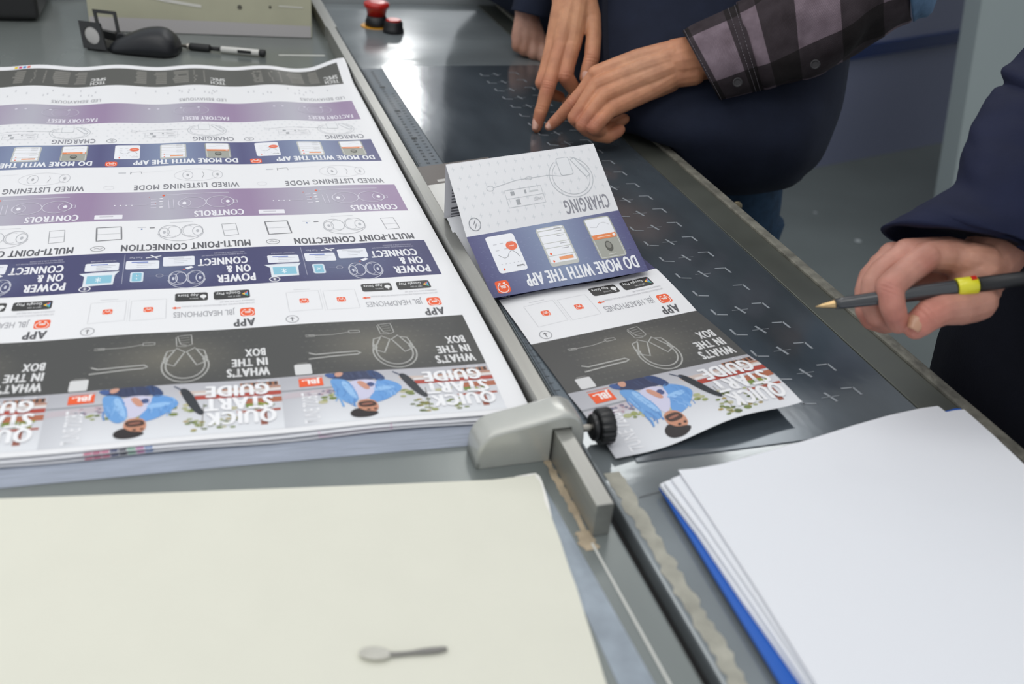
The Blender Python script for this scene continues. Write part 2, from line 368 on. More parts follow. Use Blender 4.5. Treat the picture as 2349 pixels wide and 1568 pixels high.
# ---------------------------------------------------------------- printed paper
def ink_mat(name, rough=.42, spec=.35):
    m = bpy.data.materials.new(name); m.use_nodes = True; nt = m.node_tree; b = nt.nodes['Principled BSDF']
    a = nt.nodes.new('ShaderNodeAttribute'); a.attribute_name = 'ink'
    nt.links.new(a.outputs['Color'], b.inputs['Base Color']); b.inputs['Roughness'].default_value = rough
    b.inputs['Specular IOR Level'].default_value = spec
    return m
M['print'] = ink_mat('printed_paper')
WHITE = (236, 236, 238)
class Art:
    """flat coloured polygons in panel fractions (p to the right, q towards the viewer), laid on a paper surface"""
    def __init__(s): s.v, s.f, s.c, s.map = [], [], [], None
    def add(s, pts, faces, cols, layer):
        n = len(s.v)
        for i, (p, q) in enumerate(pts):
            P, N = s.map(p, q); s.v.append(P + N * (layer * .00006))
            c = cols(p, q) if callable(cols) else cols
            s.c.append((*lin(c), 1))
        s.f += [tuple(n + i for i in f) for f in faces]
    def grid(s, p0, q0, p1, q1, col, layer=0, nu=12, nv=6):
        pts = [(p0 + (p1 - p0) * i / nu, q0 + (q1 - q0) * j / nv) for j in range(nv + 1) for i in range(nu + 1)]
        fs = [(j * (nu + 1) + i, j * (nu + 1) + i + 1, (j + 1) * (nu + 1) + i + 1, (j + 1) * (nu + 1) + i) for j in range(nv) for i in range(nu)]
        s.add(pts, fs, col, layer)
    def rect(s, p0, q0, p1, q1, col, layer=1):
        s.grid(p0, q0, p1, q1, col, layer, max(1, int(abs(p1 - p0) / .06)), max(1, int(abs(q1 - q0) / .12)))
    def poly(s, pts, col, layer=1):
        c = (sum(x for x, _ in pts) / len(pts), sum(y for _, y in pts) / len(pts)); D = []
        for a, b in zip(pts, list(pts[1:]) + [pts[0]]):
            k = max(1, int(math.hypot((b[0] - a[0]) * 2.2, b[1] - a[1]) / .09)); D += [(a[0] + (b[0] - a[0]) * j / k, a[1] + (b[1] - a[1]) * j / k) for j in range(k)]
        n = len(D); r = max(math.hypot((x - c[0]) * 2.2, y - c[1]) for x, y in D); m = max(1, int(r / .09) + 1 if r > .08 else 1)
        out = [(c[0] + (x - c[0]) * (m - k) / m, c[1] + (y - c[1]) * (m - k) / m) for k in range(m) for x, y in D] + [c]
        fs = [(k * n + i, k * n + (i + 1) % n, (k + 1) * n + (i + 1) % n, (k + 1) * n + i) for k in range(m - 1) for i in range(n)]
        s.add(out, fs + [((m - 1) * n + i, (m - 1) * n + (i + 1) % n, m * n) for i in range(n)], col, layer)
    def rrect(s, p0, q0, p1, q1, r, col, layer=1):
        rp = r / 2.2; pts = []
        for cx, cy, t0 in ((p1 - rp, q1 - r, 0), (p0 + rp, q1 - r, 90), (p0 + rp, q0 + r, 180), (p1 - rp, q0 + r, 270)):
            for k in range(4):
                t = math.radians(t0 + k * 30); pts.append((cx + rp * math.cos(t), cy + r * math.sin(t)))
        s.poly(pts, col, layer)
    def spoly(s, pts, col, layer=1):
        for _ in range(2):
            pts = [q for a, b in zip(pts, pts[1:] + pts[:1]) for q in ((a[0] * .75 + b[0] * .25, a[1] * .75 + b[1] * .25), (a[0] * .25 + b[0] * .75, a[1] * .25 + b[1] * .75))]
        s.poly(pts, col, layer)
    def line(s, pts, w, col, layer=4, closed=False):
        P = [(x * 2.2, y) for x, y in pts]
        if closed: P = P + [P[0]]
        D = []
        for a, b in zip(P, P[1:]):
            k = max(1, int(math.hypot(b[0] - a[0], b[1] - a[1]) / .06)); D += [(a[0] + (b[0] - a[0]) * j / k, a[1] + (b[1] - a[1]) * j / k) for j in range(k)]
        P = D + [P[-1]]
        out, fs = [], []
        for i, (x, y) in enumerate(P):
            if closed: a, b = P[i - 1 if i else len(P) - 2], P[i + 1 if i < len(P) - 1 else 1]
            else: a, b = P[max(i - 1, 0)], P[min(i + 1, len(P) - 1)]
            dx, dy = b[0] - a[0], b[1] - a[1]; L = math.hypot(dx, dy) or 1
            nx, ny = -dy / L * w / 2, dx / L * w / 2
            out += [((x + nx) / 2.2, y + ny), ((x - nx) / 2.2, y - ny)]
        for i in range(len(P) - 1): fs.append((2 * i, 2 * i + 1, 2 * i + 3, 2 * i + 2))
        s.add(out, fs, col, layer)
    def ell(s, cx, cy, rx, ry, n=28, t0=0, t1=360):
        return [(cx + rx / 2.2 * math.cos(math.radians(t0 + (t1 - t0) * i / n)), cy + ry * math.sin(math.radians(t0 + (t1 - t0) * i / n))) for i in range(n + (0 if t1 - t0 == 360 else 1))]
    def ring(s, cx, cy, rx, ry, w, col, layer=4, n=28, t0=0, t1=360): s.line(s.ell(cx, cy, rx, ry, n, t0, t1), w, col, layer, closed=(t1 - t0 == 360))
    def disc(s, cx, cy, rx, ry, col, layer=2, n=20): s.poly(s.ell(cx, cy, rx, ry, n), col, layer)
    def text(s, body, pr, q, h, col, pl=None, bold=0.0, layer=3, squeeze=.8):
        """line of print that reads from the far side: starts at pr on the right, baseline at q, capitals h tall, ends at pl"""
        vs, tr, w = glyphs(body, 0.0, 1.14 if bold > 0 else 1.0)
        sx = ((pr - pl) * 2.2 / (w * h)) if pl is not None else squeeze
        pts = [(pr - x * h * sx / 2.2, q + y * h) for x, y in vs]; fs = list(tr)
        big = h * U > .007
        if big:
            fs, k = [], 0; st = list(tr)
            while st:
                a, b, c = st.pop()
                e = [(math.hypot((pts[i][0] - pts[j][0]) * 2.2, pts[i][1] - pts[j][1]), i, j, o) for i, j, o in ((a, b, c), (b, c, a), (c, a, b))]
                L, i, j, o = max(e)
                if L > .13:
                    pts.append(((pts[i][0] + pts[j][0]) / 2, (pts[i][1] + pts[j][1]) / 2)); k = len(pts) - 1
                    st += [(i, k, o), (k, j, o)]
                else: fs.append((a, b, c))
        for k, (dx, dy) in enumerate(((0, 0), (-1.9, 0), (1.9, 0), (-1, .55), (1, -.55), (0, .55), (0, -.55)) if bold > 0 else ((0, 0),)):
            # heavy lettering: the strokes are widened sideways and a little upwards
            s.add([(x - dx * bold * h * sx / 2.2, y + dy * bold * h) for x, y in pts], fs, col, layer + .25 * k)
    def build(s, name, parent=None, mat_=None, origin=None):
        me = bpy.data.meshes.new(name); o3 = V(origin) if origin is not None else V((0, 0, 0))
        me.from_pydata([tuple(V(x) - o3) for x in s.v], [], s.f); me.update()
        ca = me.color_attributes.new('ink', 'FLOAT_COLOR', 'POINT')
        ca.data.foreach_set('color', [x for c in s.c for x in c])
        me.materials.append(mat_ or M['print'])
        for p in me.polygons: p.use_smooth = True
        o = bpy.data.objects.new(name, me); o.location = o3
        o.matrix_world = Matrix.Translation(o3)
        return link(o, parent)

def mixc(a, b, t): t = max(0, min(1, t)); return tuple(x + (y - x) * t for x, y in zip(a, b))
ORANGE, DK = (240, 96, 48), (88, 88, 92)
GREY = (128, 128, 132); PALE = (196, 197, 202); NAVY = (70, 70, 110)

def phones(A, cx, cy, w, h, col, lw, fold=False):
    """line drawing of a pair of headphones"""
    if fold:
        A.ring(cx, cy + .10 * h, w * .5, h * .52, lw, col, n=36, t0=-35, t1=215)
        A.ring(cx, cy + .08 * h, w * .42, h * .43, lw, col, n=36, t0=-28, t1=208)
        for s in (-1, 1):
            x0 = cx + s * w * .015
            q = [(cx + s * .02 * w / 2.2, cy - .36 * h), (cx + s * .20 * w / 2.2, cy - .50 * h), (cx + s * .46 * w / 2.2, cy - .02 * h), (cx + s * .24 * w / 2.2, cy + .10 * h)]
            A.line(q, lw, col, closed=True)
            A.line([(cx + s * .24 * w / 2.2, cy - .44 * h), (cx + s * .40 * w / 2.2, cy - .40 * h), (cx + s * .47 * w / 2.2, cy - .12 * h)], lw, col)
    else:
        for s in (-1, 1):
            A.ring(cx + s * .24 * w / 2.2, cy - .05 * h, w * .24, h * .38, lw, col)
            A.ring(cx + s * .36 * w / 2.2, cy - .02 * h, w * .11, h * .26, lw, col)
            A.ring(cx + s * .17 * w / 2.2, cy - .05 * h, w * .13, h * .30, lw * .7, col, t0=60, t1=300)
            A.disc(cx + s * .36 * w / 2.2, cy - .02 * h, w * .035, h * .09, col)
        A.ring(cx, cy - .02 * h, w * .5, h * .55, lw, col, n=30, t0=8, t1=172)
def applogo(A, p0, q0, p1, q1, layer=2):
    A.rrect(p0, q0, p1, q1, (q1 - q0) * .2, ORANGE, layer)
    cx, cy, r = (p0 + p1) / 2, (q0 + q1) / 2, (q1 - q0)
    A.ring(cx, cy + .02, r * .36, r * .36, r * .05, (250, 240, 236), layer + 1, t0=-50, t1=230)
    for s in (-1, 1):
        A.disc(cx + s * r * .16 / 2.2, cy - r * .27, r * .09, r * .055, (250, 240, 236), layer + 1, 10)
    A.text('JBL', cx + r * .2 / 2.2, cy - r * .08, r * .22, (250, 240, 236), cx - r * .2 / 2.2, .05, layer + 2)
def smear(A, p0, p1, q, h, col, layer=2):
    A.rect(p0, q, p1, q + h, col, layer)
def bt(A, cx, cy, h, col):
    A.line([(cx - .22 * h / 2.2, cy - .25 * h), (cx + .22 * h / 2.2, cy + .22 * h), (cx, cy + .5 * h), (cx, cy - .5 * h), (cx + .22 * h / 2.2, cy - .22 * h), (cx - .22 * h / 2.2, cy + .25 * h)], h * .09, col, 4)

def base_band(A, col, nu=14, nv=8): A.grid(0, 0, 1, 1, col, 1, nu * 2, nv * 2)
rn = random.Random(11)
def cover(A, fine=False):
    def sky(p, q):
        g = mixc((186, 186, 192), (226, 228, 232), (q - .1) * 1.2)
        return mixc(g, (170, 171, 178), max(0, .2 - p) * 2)
    base_band(A, sky, 16, 8)
    # street behind: roofs, walls, shop fronts
    A.rect(0, .30, .24, .33, (150, 152, 158), 2); A.poly([(.02, .36), (.24, .33), (.25, .44), (0, .47)], (196, 186, 192), 2)
    A.poly([(.55, .17), (1, .20), (1, .26), (.56, .25)], (206, 190, 182), 2); A.rect(.82, .07, .99, .16, (164, 112, 84), 2)
    for k in range(7): A.rect(.83 + k * .024, .075, .842 + k * .024, .15, (70, 60, 60), 3)
    A.rect(.72, .17, 1, .20, (178, 120, 92), 2); A.rect(.62, .28, 1, .36, (178, 72, 60), 2); A.rect(.62, .23, 1, .27, (228, 224, 222), 3)
    A.rect(.84, .40, 1, .50, (176, 104, 76), 2); A.rect(.84, .50, .9, .57, (120, 140, 70), 3); A.rect(.80, .62, .99, .66, (168, 84, 66), 2); A.rect(.90, .60, .93, .9, (150, 86, 70), 2)
    for k in range(46):
        p = rn.uniform(.18, .8); q = .44 + .18 * rn.random() + (.30 if p > .6 and rn.random() < .6 else 0)
        r = rn.uniform(.012, .034)
        A.disc(p, q, r * 1.5, r, rn.choice([(150, 158, 96), (120, 134, 74), (172, 176, 130), (96, 108, 62), (190, 186, 150)]), 3, 7)
    for k in range(20):
        A.disc(rn.uniform(.10, .28), rn.uniform(.36, .46), .02, .02, rn.choice([(176, 150, 160), (150, 130, 150), (206, 190, 196), (120, 120, 140)]), 3, 6)
    for k in range(26):
        A.disc(rn.choice([rn.gauss(.63, .022), rn.gauss(.77, .03)]), rn.uniform(.68, .93), .03, .018, rn.choice([(120, 134, 74), (96, 108, 62), (170, 150, 90), (160, 166, 120)]), 3, 6)
    A.line([(.66, .45), (.65, .9)], .008, (110, 104, 96), 3)
    for k in range(16): A.disc(rn.uniform(.86, .96), rn.uniform(.5, .6), .03, .02, rn.choice([(150, 158, 60), (120, 134, 54)]), 4, 6)
    # dark passer-by
    A.spoly([(.55, .12), (.585, .10), (.62, .30), (.645, .52), (.665, .60), (.65, .66), (.63, .62), (.60, .50), (.575, .34)], (48, 52, 58), 4)
    A.line([(.53, .05), (.57, .16)], .02, (70, 80, 104), 4)
    # the walking man on the picture: jeans, open blue jacket, pale shirt, beard, dark hair
    A.spoly([(.20, .02), (.30, 0), (.43, 0), (.455, .12), (.44, .22), (.30, .20), (.24, .14)], (58, 66, 96), 4)
    A.spoly([(.40, 0), (.445, 0), (.475, .10), (.49, .22), (.45, .26), (.42, .14)], (54, 74, 116), 5)
    A.spoly([(.20, .02), (.245, .0), (.26, .10), (.23, .13)], (70, 96, 150), 5)
    A.spoly([(.225, .13), (.275, .15), (.31, .20), (.335, .40), (.345, .62), (.30, .70), (.255, .56), (.235, .36)], (108, 160, 216), 5)
    A.spoly([(.27, .22), (.30, .20), (.325, .42), (.34, .60), (.31, .56)], (152, 194, 236), 6)
    A.spoly([(.44, .20), (.50, .24), (.545, .34), (.555, .44), (.51, .56), (.46, .66), (.40, .70), (.385, .60), (.43, .44)], (104, 158, 218), 5)
    A.spoly([(.41, .40), (.50, .36), (.53, .42), (.43, .48)], (150, 194, 238), 6)
    A.spoly([(.305, .20), (.44, .20), (.435, .40), (.39, .60), (.345, .64), (.33, .40)], (206, 204, 226), 5)
    A.spoly([(.345, .24), (.375, .22), (.41, .40), (.385, .43), (.36, .34)], (206, 150, 128), 7)
    A.spoly([(.385, .30), (.42, .26), (.43, .34), (.405, .38)], (70, 84, 130), 6)
    A.spoly([(.255, .0), (.30, 0), (.285, .10), (.255, .10)], (206, 156, 136), 6)
    A.disc(.372, .665, .05, .05, (190, 130, 100), 6)
    A.spoly([(.335, .62), (.405, .62), (.425, .74), (.415, .86), (.36, .90), (.325, .78)], (198, 140, 112), 7)
    A.spoly([(.335, .66), (.405, .65), (.420, .75), (.38, .77), (.345, .76), (.335, .72)], (70, 48, 42), 8)
    A.spoly([(.345, .70), (.40, .69), (.40, .72), (.35, .73)], (160, 104, 86), 9)
    A.spoly([(.285, .84), (.33, .76), (.355, .84), (.405, .86), (.42, .90), (.37, .965), (.30, .945)], (40, 34, 36), 8)
    A.disc(.375, .82, .02, .016, (60, 44, 40), 9, 8); A.disc(.405, .815, .018, .016, (60, 44, 40), 9, 8)
    for k in range(16):   # folds of the jacket
        p = rn.uniform(.235, .325); q = rn.uniform(.2, .6)
        A.line([(p, q), (p + rn.uniform(-.01, .02), q + .09), (p + rn.uniform(-.01, .03), q + .16)], rn.uniform(.008, .022), rn.choice([(120, 170, 222), (98, 148, 206), (140, 186, 232), (92, 140, 200)]), 6)
        p = rn.uniform(.41, .52); q = rn.uniform(.26, .56)
        A.line([(p, q), (p + .015, q + .04), (p + .012, q + .10)], rn.uniform(.008, .02), rn.choice([(120, 170, 224), (96, 148, 210), (138, 184, 232)]), 6)
    for k in range(8):
        p = rn.uniform(.29, .44); A.line([(p, rn.uniform(0, .05)), (p + .01, .14)], .014, rn.choice([(48, 56, 86), (70, 80, 112), (54, 62, 92)]), 5)
    wt = (244, 244, 246)
    A.ring(.925, .045, .055, .034, .008, (236, 236, 240), 5); A.line([(.905, .045), (.945, .045)], .012, (236, 236, 240), 5)
    A.text('GUIDE', .945, .115, .235, wt, .672, .045, 10); A.text('START', .955, .375, .235, wt, .665, .045, 10); A.text('QUICK', .965, .635, .235, wt, .672, .045, 10)
    A.rect(.085, .08, .195, .26, ORANGE, 5); A.text('JBL', .182, .115, .105, (252, 240, 236), .115, .05, 6); A.disc(.105, .13, .014, .014, (252, 240, 236), 6, 8)
    A.rect(.085, .045, .20, .052, (226, 130, 110), 5)
    vs, tr, w = glyphs('TUNE 720BT', .01)
    hh, L = .18, .58
    A.add([(.135 - hh * .5 / 2.2 + (1 - y) * hh / 2.2 * .9 - .01, .965 - x * L / w) for x, y in vs], tr, (240, 240, 243), 5)
def inbox(A, fine=False):
    def g(p, q):
        d = math.hypot((p - .5) * 1.6, (q - .5) * 1.2)
        return mixc((112, 109, 99), (76, 76, 75), d * 1.7)
    base_band(A, g)
    n = 26 if fine else 20
    for i in range(n):
        for j in range(9):
            p, q = .03 + .8 * (i + .5 * (j % 2)) / n + .10, .06 + j * .105
            if rn.random() < .18: continue
            c = mixc(g(p, q), (140, 138, 128), .10 + .13 * rn.random())
            A.add([(p - .010, q - .016), (p + .010, q - .016), (p, q + .020)], [(0, 1, 2)], c, 2)
    W = (226, 226, 226); lw = .016
    A.text('BOX', .948, .435, .145, W, .855, .042); A.text('IN THE', .953, .615, .145, W, .79, .042); A.text("WHAT'S", .958, .795, .145, W, .765, .042)
    L = (176, 176, 172)
    phones(A, .575, .62, .47, .56, L, lw, True)
    A.line([(.535, .10), (.60, .08), (.605, .27), (.585, .30), (.55, .26)], lw * .7, L, closed=True); A.line([(.528, .12), (.532, .30), (.578, .31)], lw * .7, L)
    for k in range(3): A.line([(.550, .14 + k * .05), (.592, .13 + k * .05)], lw * .35, L)
    A.line([(.17, .26), (.20, .265), (.29, .27), (.36, .24), (.38, .225)], lw * .6, L)
    A.line([(.155, .245), (.20, .25), (.20, .285), (.155, .28)], lw * .6, L, closed=True); A.line([(.375, .20), (.41, .20), (.43, .205), (.43, .245), (.41, .25), (.375, .25)], lw * .7, L, closed=True)
    A.line([(.155, .60), (.185, .64), (.39, .625), (.405, .66), (.385, .685), (.30, .69), (.15, .715)], lw * 1.3, L)
    A.rrect(.075, .80, .155, .985, .02, (216, 216, 216), 3); A.rect(.09, .775, .14, .785, (150, 150, 146), 3)
def app(A, fine=False):
    base_band(A, WHITE, 10, 6)
    A.text('APP', .915, .80, .165, DK, .81, .034)
    applogo(A, .845, .56, .92, .745)
    A.text('JBL HEADPHONES', .82, .575, .125, (150, 150, 156), .51, -.012)
    for k, s in enumerate(('GET EVEN MORE CONTROL AND PERSONALIZATION OF YOUR LISTENING', 'EXPERIENCE WITH THIS FREE APP')):
        A.text(s, .925, .435 - k * .065, .032, (188, 188, 192), .55 if k == 0 else .745)
    for p0, p1, a, b in ((.715, .905, 'GET IT ON', 'Google Play'), (.515, .685, 'Download on the', 'App Store')):
        A.rrect(p0, .13, p1, .325, .03, (58, 58, 58), 2)
        if a[0] == 'G':
            c = (p1 - .022, .228)
            A.poly([(c[0] + .012, .165), (c[0] + .012, .29), (c[0] - .020, .228)], (80, 160, 220), 3)
            A.poly([(c[0] + .012, .165), (c[0] - .004, .196), (c[0] + .002, .228)], (226, 90, 70), 4)
            A.poly([(c[0] + .012, .29), (c[0] - .004, .26), (c[0] + .002, .228)], (96, 180, 96), 4)
            A.poly([(c[0] - .004, .196), (c[0] - .020, .228), (c[0] - .004, .26)], (240, 190, 60), 4)
        else:
            A.disc(p1 - .024, .225, .036, .042, (235, 235, 235), 3); A.disc(p1 - .022, .285, .010, .016, (235, 235, 235), 3, 8)
        A.text(a, p1 - .05, .255, .034, (220, 220, 220), p0 + .075); A.text(b, p1 - .05, .165, .062, (240, 240, 240), p0 + .015, .01)
    A.poly([(.50, .475), (.52, .445), (.52, .465), (.545, .463), (.545, .487), (.52, .487), (.52, .505)], ORANGE, 3)
    for x in (.385, .185):   # only the icon sits in the blank squares
        A.line([(x - .088, .27), (x + .088, .25), (x + .088, .70), (x - .088, .72)], .006, (200, 200, 203), 2, closed=True)
        applogo(A, x - .024, .43, x + .024, .54)
    A.line([(.285, .22), (.285, .74)], .004, (214, 214, 217), 2); A.rect(.14, .205, .23, .215, (200, 200, 204), 2)
    A.ring(.105, .885, .07, .075, .009, (150, 150, 155)); A.line([(.105, .93), (.105, .85)], .011, DK, 3); A.line([(.095, .872), (.105, .848), (.115, .872)], .011, DK, 3)
def power(A, fine=False):
    def g(p, q): return mixc((98, 108, 138), NAVY, math.hypot((p - .45) * 1.7, (q - .5) * 1.1) * 1.5)
    base_band(A, g)
    for i in range(26):
        for j in range(8):
            if rn.random() < .5:
                p, q = .02 + i * .036 + .018 * (j % 2), .06 + j * .12
                A.add([(p - .012, q - .02), (p + .012, q - .02), (p, q + .022)], [(0, 1, 2)], mixc(g(p, q), (110, 112, 148), .16), 2)
    W = (236, 236, 240)
    A.text('POWER', .945, .725, .195, W, .74, .042); A.text('ON &', .925, .49, .195, W, .795, .042); A.text('CONNECT', .915, .26, .195, W, .64, .042)
    A.text('TO ENTER PAIRING MODE AGAIN, POWER OFF', .915, .155, .036, (190, 190, 204), .66); A.text('AND HOLD FOR 5 SECONDS', .905, .10, .036, (190, 190, 204), .73)
    phones(A, .575, .76, .44, .46, (206, 208, 220), .012); A.poly([(.565, .475), (.60, .43), (.615, .47), (.58, .52)], (240, 240, 244), 3); A.disc(.56, .52, .012, .012, ORANGE, 3, 8)
    for p0, q0, p1, q1 in ((.445, .155, .62, .415), (.245, .24, .425, .47), (.03, .27, .21, .48)):
        A.rrect(p0, q0, p1, q1, .025, (232, 234, 240), 3)
        for k in range(3): smear(A, p0 + .06, p1 - .02 - .02 * k, q0 + .07 + k * .05, .012, (186, 188, 196), 4)
        smear(A, p0 + .03, p1 - .06, q0 + .03, .025, (110, 130, 196) if p0 < .4 else (214, 216, 222), 4)
    A.poly([(.005, .53), (.215, .50), (.195, .60), (.19, .84), (.035, .86), (.035, .61)], (226, 232, 238), 3); A.rect(.05, .60, .18, .80, (140, 196, 216), 4); bt(A, .11, .71, .13, (240, 246, 250))
    A.rrect(.275, .55, .345, .81, .03, (216, 226, 236), 3); A.rrect(.285, .57, .335, .79, .02, (140, 196, 216), 4); bt(A, .31, .68, .12, (240, 246, 250))
    A.line([(.235, .05), (.235, .84)], .007, (170, 172, 190), 3); A.line([(.37, .665), (.50, .66)], .004, (150, 152, 176), 3); A.ring(.43, .66, .04, .04, .006, (190, 192, 206), 4)
    A.ring(.05, .92, .06, .058, .014, W, 4); bt(A, .05, .92, .08, W)
    A.line([(.375, .09), (.415, .19)], .02, W, 4); A.line([(.35, .17), (.435, .12)], .02, W, 4); A.text('Fast Pair', .33, .13, .05, (206, 208, 220), .26)
    A.text('MICROSOFT SWIFT PAIR', .19, .20, .032, (200, 200, 212), .055); A.text('WINDOWS 10 V1803+', .185, .505, .032, (200, 200, 212), .07)
def multi(A, fine=False):
    base_band(A, WHITE, 10, 6)
    A.text('MULTI-POINT CONNECTION', .945, .775, .185, (98, 98, 104), .21, .034)
    A.ring(.08, .86, .085, .07, .008, GREY); A.line([(.06, .86), (.075, .84), (.09, .87), (.105, .85)], .008, GREY)
    phones(A, .545, .42, .60, .52, (186, 187, 192), .009)
    A.line([(.055, .22), (.195, .20), (.205, .60), (.065, .63)], .02, (128, 128, 132), closed=True); A.line([(.065, .43), (.20, .41)], .006, PALE)
    A.line([(.79, .25), (.875, .24), (.885, .60), (.80, .62)], .010, (168, 168, 172), closed=True); A.line([(.80, .45), (.88, .44)], .006, PALE)
    smear(A, .29, .34, .22, .02, PALE); smear(A, .36, .39, .24, .03, GREY); A.disc(.315, .29, .012, .022, (80, 110, 170), 3, 8)
    A.rect(.48, .10, .62, .112, PALE, 2)
def purple(p, q): return mixc((180, 178, 190), (154, 132, 164), (abs(p - .45) * 2.2) ** 1.3)
def controls(A, fine=False):
    base_band(A, purple)
    W = (238, 236, 242)
    A.text('CONTROLS', .935, .77, .195, W, .63, .042)
    A.rrect(.03, .80, .195, .94, .01, W, 3); smear(A, .06, .14, .85, .02, (190, 186, 196), 4)
    L = (214, 210, 222)
    for c in (.62, .795):
        A.ring(c, .47, .19, .20, .012, L); A.ring(c + (-.05 if c < .7 else .05), .47, .09, .13, .010, L); A.disc(c + (-.05 if c < .7 else .05), .47, .028, .05, (240, 238, 244), 3)
    A.line([(.88, .43), (.905, .43), (.905, .52), (.88, .52)], .010, L)
    A.line([(.47, .32), (.50, .32), (.505, .64), (.475, .64)], .010, L, closed=True)
    for k in range(4): A.disc(.425, .27 + k * .10, .03, .018, (240, 238, 244), 3, 8); smear(A, .36, .395, .27 + k * .10, .022, L, 3)
    A.line([(.18, .48), (.335, .47)], .008, L)
    for p in (.14, .175, .21, .245): A.disc(p, .48, .012, .02, (240, 238, 244), 3, 8)
    A.disc(.44, .16, .02, .03, (232, 100, 70), 3); smear(A, .46, .86, .135, .016, L, 3)
    A.disc(.35, .20, .008, .012, (220, 100, 80), 3, 6); A.disc(.39, .42, .008, .012, (220, 100, 80), 3, 6)
def wired(A, fine=False):
    base_band(A, WHITE, 10, 6)
    A.text('WIRED LISTENING MODE', .935, .745, .19, (136, 136, 142), .25, .02)
    for c in (.60, .80): A.ring(c, .42, .075, .16, .008, PALE); A.disc(c, .42, .02, .05, (176, 176, 180), 3, 8)
    A.line([(.70, .30), (.71, .42), (.695, .55)], .008, (170, 170, 174)); A.ring(.66, .42, .33, .24, .006, (216, 216, 220))
    A.line([(.22, .20), (.22, .30), (.225, .22), (.29, .21), (.295, .30)], .010, (160, 160, 164)); smear(A, .14, .19, .22, .04, PALE); A.line([(.30, .24), (.50, .20)], .004, (220, 220, 224))
    A.ring(.09, .82, .07, .07, .006, (214, 214, 218))
def domore(A, fine=False):
    def g(p, q):
        c = mixc((134, 148, 176), (84, 84, 126), (abs(p - .5) * 2.0) ** 1.2)
        return mixc(c, (78, 80, 120), max(0, q - .75) * .9)
    base_band(A, g, 20, 8)
    if fine:
        for k in range(420):
            p, q = rn.random(), rn.random(); r = rn.uniform(.006, .014)
            A.add([(max(0, p - r * .8), q), (min(1, p + r * .8), q), (p, min(1, q + r * 1.6))], [(0, 1, 2)], mixc(g(p, q), (160, 168, 196), rn.uniform(.05, .22)), 2)
    W = (238, 239, 243)
    A.text('DO MORE WITH THE APP', .955, .74, .195, W, .235, .042)
    applogo(A, .045, .765, .125, .955)
    A.rrect(.10, .06, .275, .665, .04, W, 3)
    A.disc(.235, .26, .075, .072, (236, 116, 84), 5); smear(A, .22, .25, .255, .012, (250, 220, 210), 6)
    A.line([(.135, .38), (.165, .44), (.185, .43), (.205, .36), (.225, .33), (.245, .38), (.258, .45)], .006, GREY, 5)
    for p, q in ((.13, .20), (.17, .195), (.225, .185), (.13, .30), (.185, .29)): smear(A, p, p + .022, q, .010, (200, 200, 206), 5)
    A.text('Equaliser', .262, .575, .030, (90, 90, 96), .215, .01, 5)
    for p in (.13, .155, .18, .205, .23, .25): smear(A, p, p + .008, .525, .008, (190, 190, 196), 5)
    A.disc(.135, .61, .012, .02, ORANGE, 5, 8)
    A.rrect(.415, .07, .60, .70, .04, (196, 197, 192), 3)
    for q0, q1 in ((.085, .115), (.13, .20), (.21, .325), (.335, .405), (.415, .53), (.54, .645)):
        A.rrect(.425, q0, .59, q1, .012, W, 4)
        smear(A, .53, .575, q0 + .02, .010, (170, 170, 176), 5)
    smear(A, .485, .575, .565, .05, (238, 160, 110), 5); A.disc(.445, .50, .014, .018, ORANGE, 5, 8); A.disc(.445, .62, .014, .018, ORANGE, 5, 8)
    A.rrect(.735, .05, .915, .72, .05, (164, 165, 156), 3)
    A.line([(.745, .07), (.905, .07), (.905, .70), (.745, .70)], .010, (206, 208, 206), 4, closed=True)
    A.rrect(.745, .075, .905, .335, .02, W, 5); A.rect(.745, .335, .905, .41, (232, 138, 84), 5)
    A.line([(.76, .20), (.80, .22), (.83, .16), (.86, .15), (.89, .20)], .005, (180, 180, 184), 6); A.disc(.89, .372, .022, .022, W, 6, 10); smear(A, .775, .865, .37, .012, (248, 206, 180), 6)
    A.disc(.825, .535, .055, .085, (92, 92, 86), 5, 12); A.disc(.825, .52, .038, .05, (138, 138, 130), 6, 10)
    smear(A, .80, .85, .655, .012, (206, 206, 200), 6)
